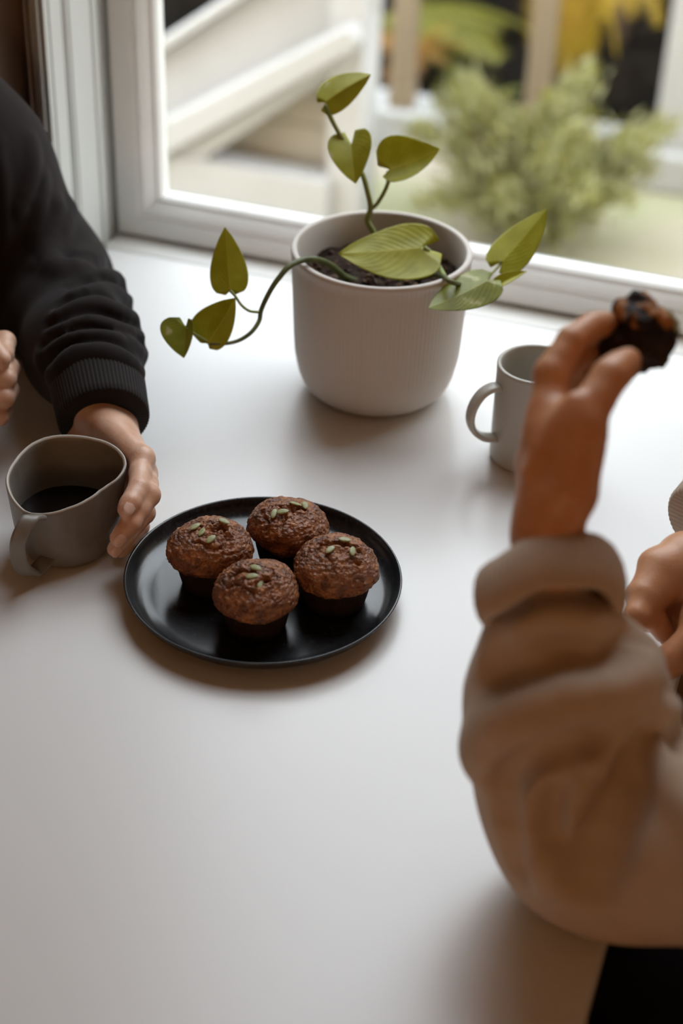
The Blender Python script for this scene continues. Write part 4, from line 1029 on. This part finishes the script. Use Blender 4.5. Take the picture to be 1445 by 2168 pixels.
# thumb with its fleshy base
th = finger(H_, [(1204, 1035, .958), (1236, 888, .952), (1290, 798, .960), (1328, 764, .974)], [15.0, 10.8, 9.6, 8.2], .008)
H_.cone(s_(1196, 1045, .960), s_(1216, 930, .956), .0160, .0125, .014)
for a, b_, ra_, rb_ in (((1160, 872, .972), (1224, 894, .957), .0085, .0085), ((1158, 905, .970), (1224, 910, .957), .0105, .0095), ((1160, 940, .966), (1220, 930, .957), .0125, .0115)):
    H_.cone(spot(a[:2], a[2]), spot(b_[:2], b_[2]), ra_, rb_, .012)           # first web and the muscle under it
H_.cone(s_(1215, 1000, .985), s_(1222, 890, .995), .014, .010, .014)             # palm pad
H_.cone(s_(1122, 1000, .957), s_(1215, 850, .948), .0045, .0040, .010)           # extensor tendon ridge
# right arm: forearm on the table, loosely closed hand
w2 = s_(1452, 1196, 1.222); e2 = np.array([.20, 1.12, .055])
H_.cone(e2, w2+[0, .008, 0], .032, .0190, .02); H_.cone(e2, w2-[0, .008, 0], .032, .0190, .02)
I2 = (1366, 1266, 1.196); M2_ = (1378, 1280, 1.216); R2 = (1396, 1292, 1.236); P2_ = (1416, 1304, 1.250)
for (m_, r0, r1) in ((I2, .0185, .0115), (M2_, .018, .0112), (R2, .017, .0105), (P2_, .016, .0095)): H_.cone(w2, spot(m_[:2], m_[2]), r0, r1, .012)
H_.ell(s_(1387, 1194, 1.214), (.012, .010, .010), k=.012); H_.cone(s_(1396, 1206, 1.208), s_(1364, 1258, 1.200), .0125, .0115, .012)
finger(H_, [I2, (1349, 1304, 1.186), (1384, 1308, 1.200), (1404, 1340, 1.206)], [11.4, 9.6, 8.4, 7.4], .003)
finger(H_, [M2_, (1372, 1312, 1.214), (1400, 1318, 1.226), (1414, 1350, 1.226)], [10.8, 8.8, 8.0, 7.2], .003)
finger(H_, [R2, (1396, 1322, 1.238), (1420, 1330, 1.244), (1430, 1358, 1.240)], [10.2, 8.2, 7.6, 6.8], .003)
finger(H_, [P2_, (1416, 1336, 1.254), (1438, 1344, 1.256), (1446, 1366, 1.252)], [9.2, 7.4, 6.8, 6.2], .003)
t2 = finger(H_, [(1492, 1270, 1.200), (1470, 1358, 1.184), (1420, 1398, 1.184), (1380, 1426, 1.194)], [16, 13, 11.2, 9.4], .006)
# shoulders, trunk, neck, head, legs
sL = np.array([.175, .655, .225]); sR = np.array([.24, 1.02, .235]); chR = np.array([.29, .835, .13])
H_.cone(E_, sL, .024, .034, .02); H_.cone(e2, sR, .026, .036, .02); H_.cone(sL, sR, .045, .045, .04)
H_.cone(chR+[-.03, 0, .12], chR+[-.06, 0, .22], .048, .045, .03)
hR = chR+np.array([-.10, 0, .335]); H_.ell(hR, (.088, .070, .108), k=.03); H_.ell(hR+[-.048, 0, -.072], (.042, .038, .038), k=.03)
H_.cone(hR+[-.084, 0, .02], hR+[-.104, 0, -.020], .008, .012, .012); H_.ell(hR+[-.083, 0, -.053], (.011, .022, .009), k=.008)
for sg in (-1, 1):
    H_.ell(hR+[-.070, sg*.029, .018], (.013, .015, .010), k=.008); H_.ell(hR+[.005, sg*.072, -.005], (.017, .008, .028), k=.006)
H_.box((TX0, TY0, -.03), (TX1, TY1, .0006)); bR = skin_obj('body', H_, .0018, MT['skin_r'], pR)
tip_nail(bR, t2, .0094, toward(t2[3])+UPV*.6, .0056, .0125, MT['nail_r'])
hair = Sculpt(); hair.ell(hR+[.015, 0, .022], (.098, .084, .108), k=.01); hair.cone(hR+[.06, 0, 0], hR+[.09, 0, -.20], .07, .05, .04); hair.ell(hR+[-.075, 0, -.045], (.07, .075, .085), k=.02, op='-')
skin_obj('hair', hair, .004, mat('brown_hair', (.05, .028, .016), .6, .4, bump=(200, .5, .003)), pR)
TR = Sculpt()
for sg in (-1, 1):
    hp_ = chR+np.array([.04, sg*.09, -.48]); kn = np.array([.0, .835+sg*.11, -.31]); an = np.array([.05, .835+sg*.11, FL+.06])
    TR.cone(hp_, kn, .090, .066, .04); TR.cone(kn, an, .064, .052, .02); TR.cone(an+[.03, 0, -.015], an+[-.15, 0, -.025], .044, .034, .02)
skin_obj('trousers', TR, .005, MT['black_cloth'], pR)
# sweater
K_ = Sculpt()
K_.chain([s_(1172, 1355, .985), s_(1182, 1425, .992), s_(1188, 1520, 1.003), s_(1215, 1640, 1.012), s_(1255, 1745, 1.020)], [.0360, .0510, .0555, .0570, .0560], .02)
K_.chain([s_(1250, 1745, 1.020), s_(1330, 1765, 1.015), (E_+sL)/2+np.array([.02, -.01, .0]), sL], [.0560, .0580, .0620, .066], .03)
K_.cone(sL+[.05, .05, -.01], sR+[.04, -.05, -.01], .075, .075, .06)
K_.cone(chR+[0, .055, .02], chR+[.04, .05, -.40], .115, .13, .08); K_.cone(chR+[0, -.055, .02], chR+[.04, -.05, -.40], .115, .13, .08)
K_.cone(e2, sR, .055, .066, .03); K_.chain([s_(1540, 1085, 1.250), s_(1600, 1020, 1.27), e2], [.040, .050, .054], .02)
base = Sculpt(); base.p = list(K_.p)
kD = (.75, 1.4)
KF = folds(base, kD, [
 (+.014, .011, [(1108, 1352), (1172, 1322), (1255, 1336), (1324, 1326)]),
 (+.032, .0185, [(1354, 1386), (1330, 1435), (1236, 1466), (1157, 1496), (1073, 1545), (1024, 1600)]),
 (+.030, .0125, [(1480, 1505), (1379, 1505), (1339, 1523), (1300, 1565), (1275, 1622), (1246, 1676), (1216, 1725)]),
 (+.022, .011, [(1480, 1720), (1445, 1672), (1403, 1630), (1379, 1575), (1359, 1535)]),
 (+.015, .018, [(1122, 1642), (1108, 1715), (1122, 1814), (1180, 1850)]),
 (+.014, .012, [(1364, 1405), (1403, 1464), (1425, 1489)]),
 (-.030, .0145, [(1329, 1362), (1275, 1396), (1186, 1390), (1122, 1404), (1058, 1425)]),
 (-.030, .011, [(1290, 1563), (1226, 1560), (1172, 1572), (1118, 1596), (1088, 1636), (1078, 1681), (1093, 1765), (1103, 1829)]),
 (-.042, .0150, [(1354, 1560), (1334, 1620), (1305, 1691), (1275, 1765), (1246, 1853)]),
 (-.016, .011, [(1450, 1550), (1433, 1573), (1424, 1592)]),
 (-.014, .012, [(1182, 1690), (1177, 1765)]),
])
K_.cone(s_(1166, 1225, .982), s_(1168, 1262, .982), .036, .030, .006, '-'); K_.cone(s_(1166, 1250, .981), s_(1176, 1400, .988), .0235, .034, .012)
K_.cone(s_(1470, 1165, 1.228), s_(1550, 1075, 1.254), .032, .032, .004, '-')
K_.cone(chR+[-.03, 0, .15], chR+[-.06, 0, .30], .058, .064, .01, '-')
K_.disp = KF; K_.amp = .040
K_.box((TX0, TY0, -.04), (TX1, TY1, .0010), .004); skin_obj('sweater', K_, .0030, MT['knit'], pR, 2)
# turned-back ribbed cuff: a thick soft roll
def roll(name, axis_pts, prof, m, parent, ribs, depth, n, tilt=None, wob=None):
    """prof = (offset along axis, radius); a closed loop swept round the axis"""
    a, b = axis_pts; ax = (b-a)/np.linalg.norm(b-a); u = RT-ax*(ax@RT); u /= np.linalg.norm(u); w = np.cross(ax, u); V, F = [], []
    t = np.arange(n)*2*math.pi/n; m_ = len(prof)
    for i, (h, r, rb) in enumerate(prof):
        rr = r+rb*depth*np.abs(np.cos(ribs*t/2))
        hh = h + (wob(t) if wob else 0)
        V.append(a+np.outer(hh, ax)+(rr*np.cos(t))[:, None]*u+(rr*np.sin(t)*.93)[:, None]*w if np.ndim(hh) else a+ax*h+(rr*np.cos(t))[:, None]*u+(rr*np.sin(t)*.93)[:, None]*w)
    V = np.concatenate(V)
    for i in range(m_):
        j = (i+1) % m_
        for k in range(n): F.append((i*n+k, i*n+(k+1) % n, j*n+(k+1) % n, j*n+k))
    return mesh(name, V, F, m, parent)
prof = [(.0015, .0255, 0), (.0000, .0290, 0), (-.0020, .0330, .3), (-.0010, .0370, .8), (.0030, .0408, 1), (.0090, .0432, 1), (.0160, .0440, 1), (.0230, .0438, 1), (.0290, .0426, 1), (.0335, .0405, .8), (.0352, .0380, .4), (.0340, .0355, 0), (.030, .0340, 0), (.022, .0300, 0), (.012, .0262, 0)]
ca, cb = s_(1160, 1188, .982), s_(1167, 1300, .968)
roll('cuff', (ca, cb), prof, MT['knit_rib'], pR, 60, .0020, 480, wob=lambda t: .0035*np.cos(t*2+.7)+.0025*np.cos(t+2.6)+.0012*np.cos(5*t))
# ribbed cuff of the right sleeve
d0, d1 = s_(1590, 1030, 1.268), s_(1502, 1124, 1.242); pth = [d0+(d1-d0)*t for t in (0, .15, .4, .7, .93, 1.0, .98, .8, .4)]
rib_ring('cuff', pth, [(.040, 0), (.0415, 1), (.0405, 1), (.0392, 1), (.0385, 1), (.0372, .3), (.0350, 0), (.0345, 0), (.0345, 0)], MT['knit_rib'], pR, 52, .0022, n=416)

# the bitten muffin in her hand
mb = empty('bitten_muffin', tuple(s_(1362, 706, 1.012))); tag(mb, 'half eaten chocolate brown muffin held up in the raised hand', 'muffin')
Q = Sculpt(); c = np.array(mb.location)
upm = UPV*.80+RT*.45-RC[:, 2]*.35; upm /= np.linalg.norm(upm); rm = np.cross(upm, RC[:, 2]); rm /= np.linalg.norm(rm); fm_ = np.cross(rm, upm)
Mx = np.stack([rm, fm_, upm], 1)
Q.ell(c-upm*.003+rm*.002, (.0235, .0220, .0175), Mx, k=.006); Q.cone(c-upm*.004, c-upm*.0185+rm*.004, .0205, .0170, .008)
Q.ell(c+rm*.0255+upm*.010+fm_*(-.012), (.013, .013, .014), Mx, k=.004, op='-'); Q.ell(c+rm*.010+upm*.021+fm_*(-.018), (.010, .010, .009), Mx, k=.004, op='-')
Q.disp = lambda P: .0016*fbm((P-c)*120, 3)+.0012*fbm((P-c)*380+5, 2)-.0012; Q.amp = .004
mo = skin_obj('muffin_piece', Q, .0011, MT['muffin_side'], mb)
cr_ = Sculpt(); cr_.ell(c+rm*.003+upm*.0075-fm_*.003, (.0215, .0195, .0140), Mx, k=.006); cr_.disp = lambda P: .0034*fbm((P-c)*110+3, 3); cr_.amp = .007
skin_obj('torn_crumb', cr_, .0011, MT['crumb'], mb)['label'] = 'dark moist crumb where it was bitten'
for (a, b_, rot) in ((-.55, .62, .4), (-.35, .80, 1.2)):
    nrm = Vector(rm*a+upm*b_-fm_*.35).normalized(); o = bpy.data.objects.new('pumpkin_seed', SEED); link(o, mb)
    o.matrix_local = Matrix.Translation(nrm*.0225) @ Vector((0, 0, 1)).rotation_difference(nrm).to_matrix().to_4x4() @ Matrix.Rotation(rot, 4, 'Z')
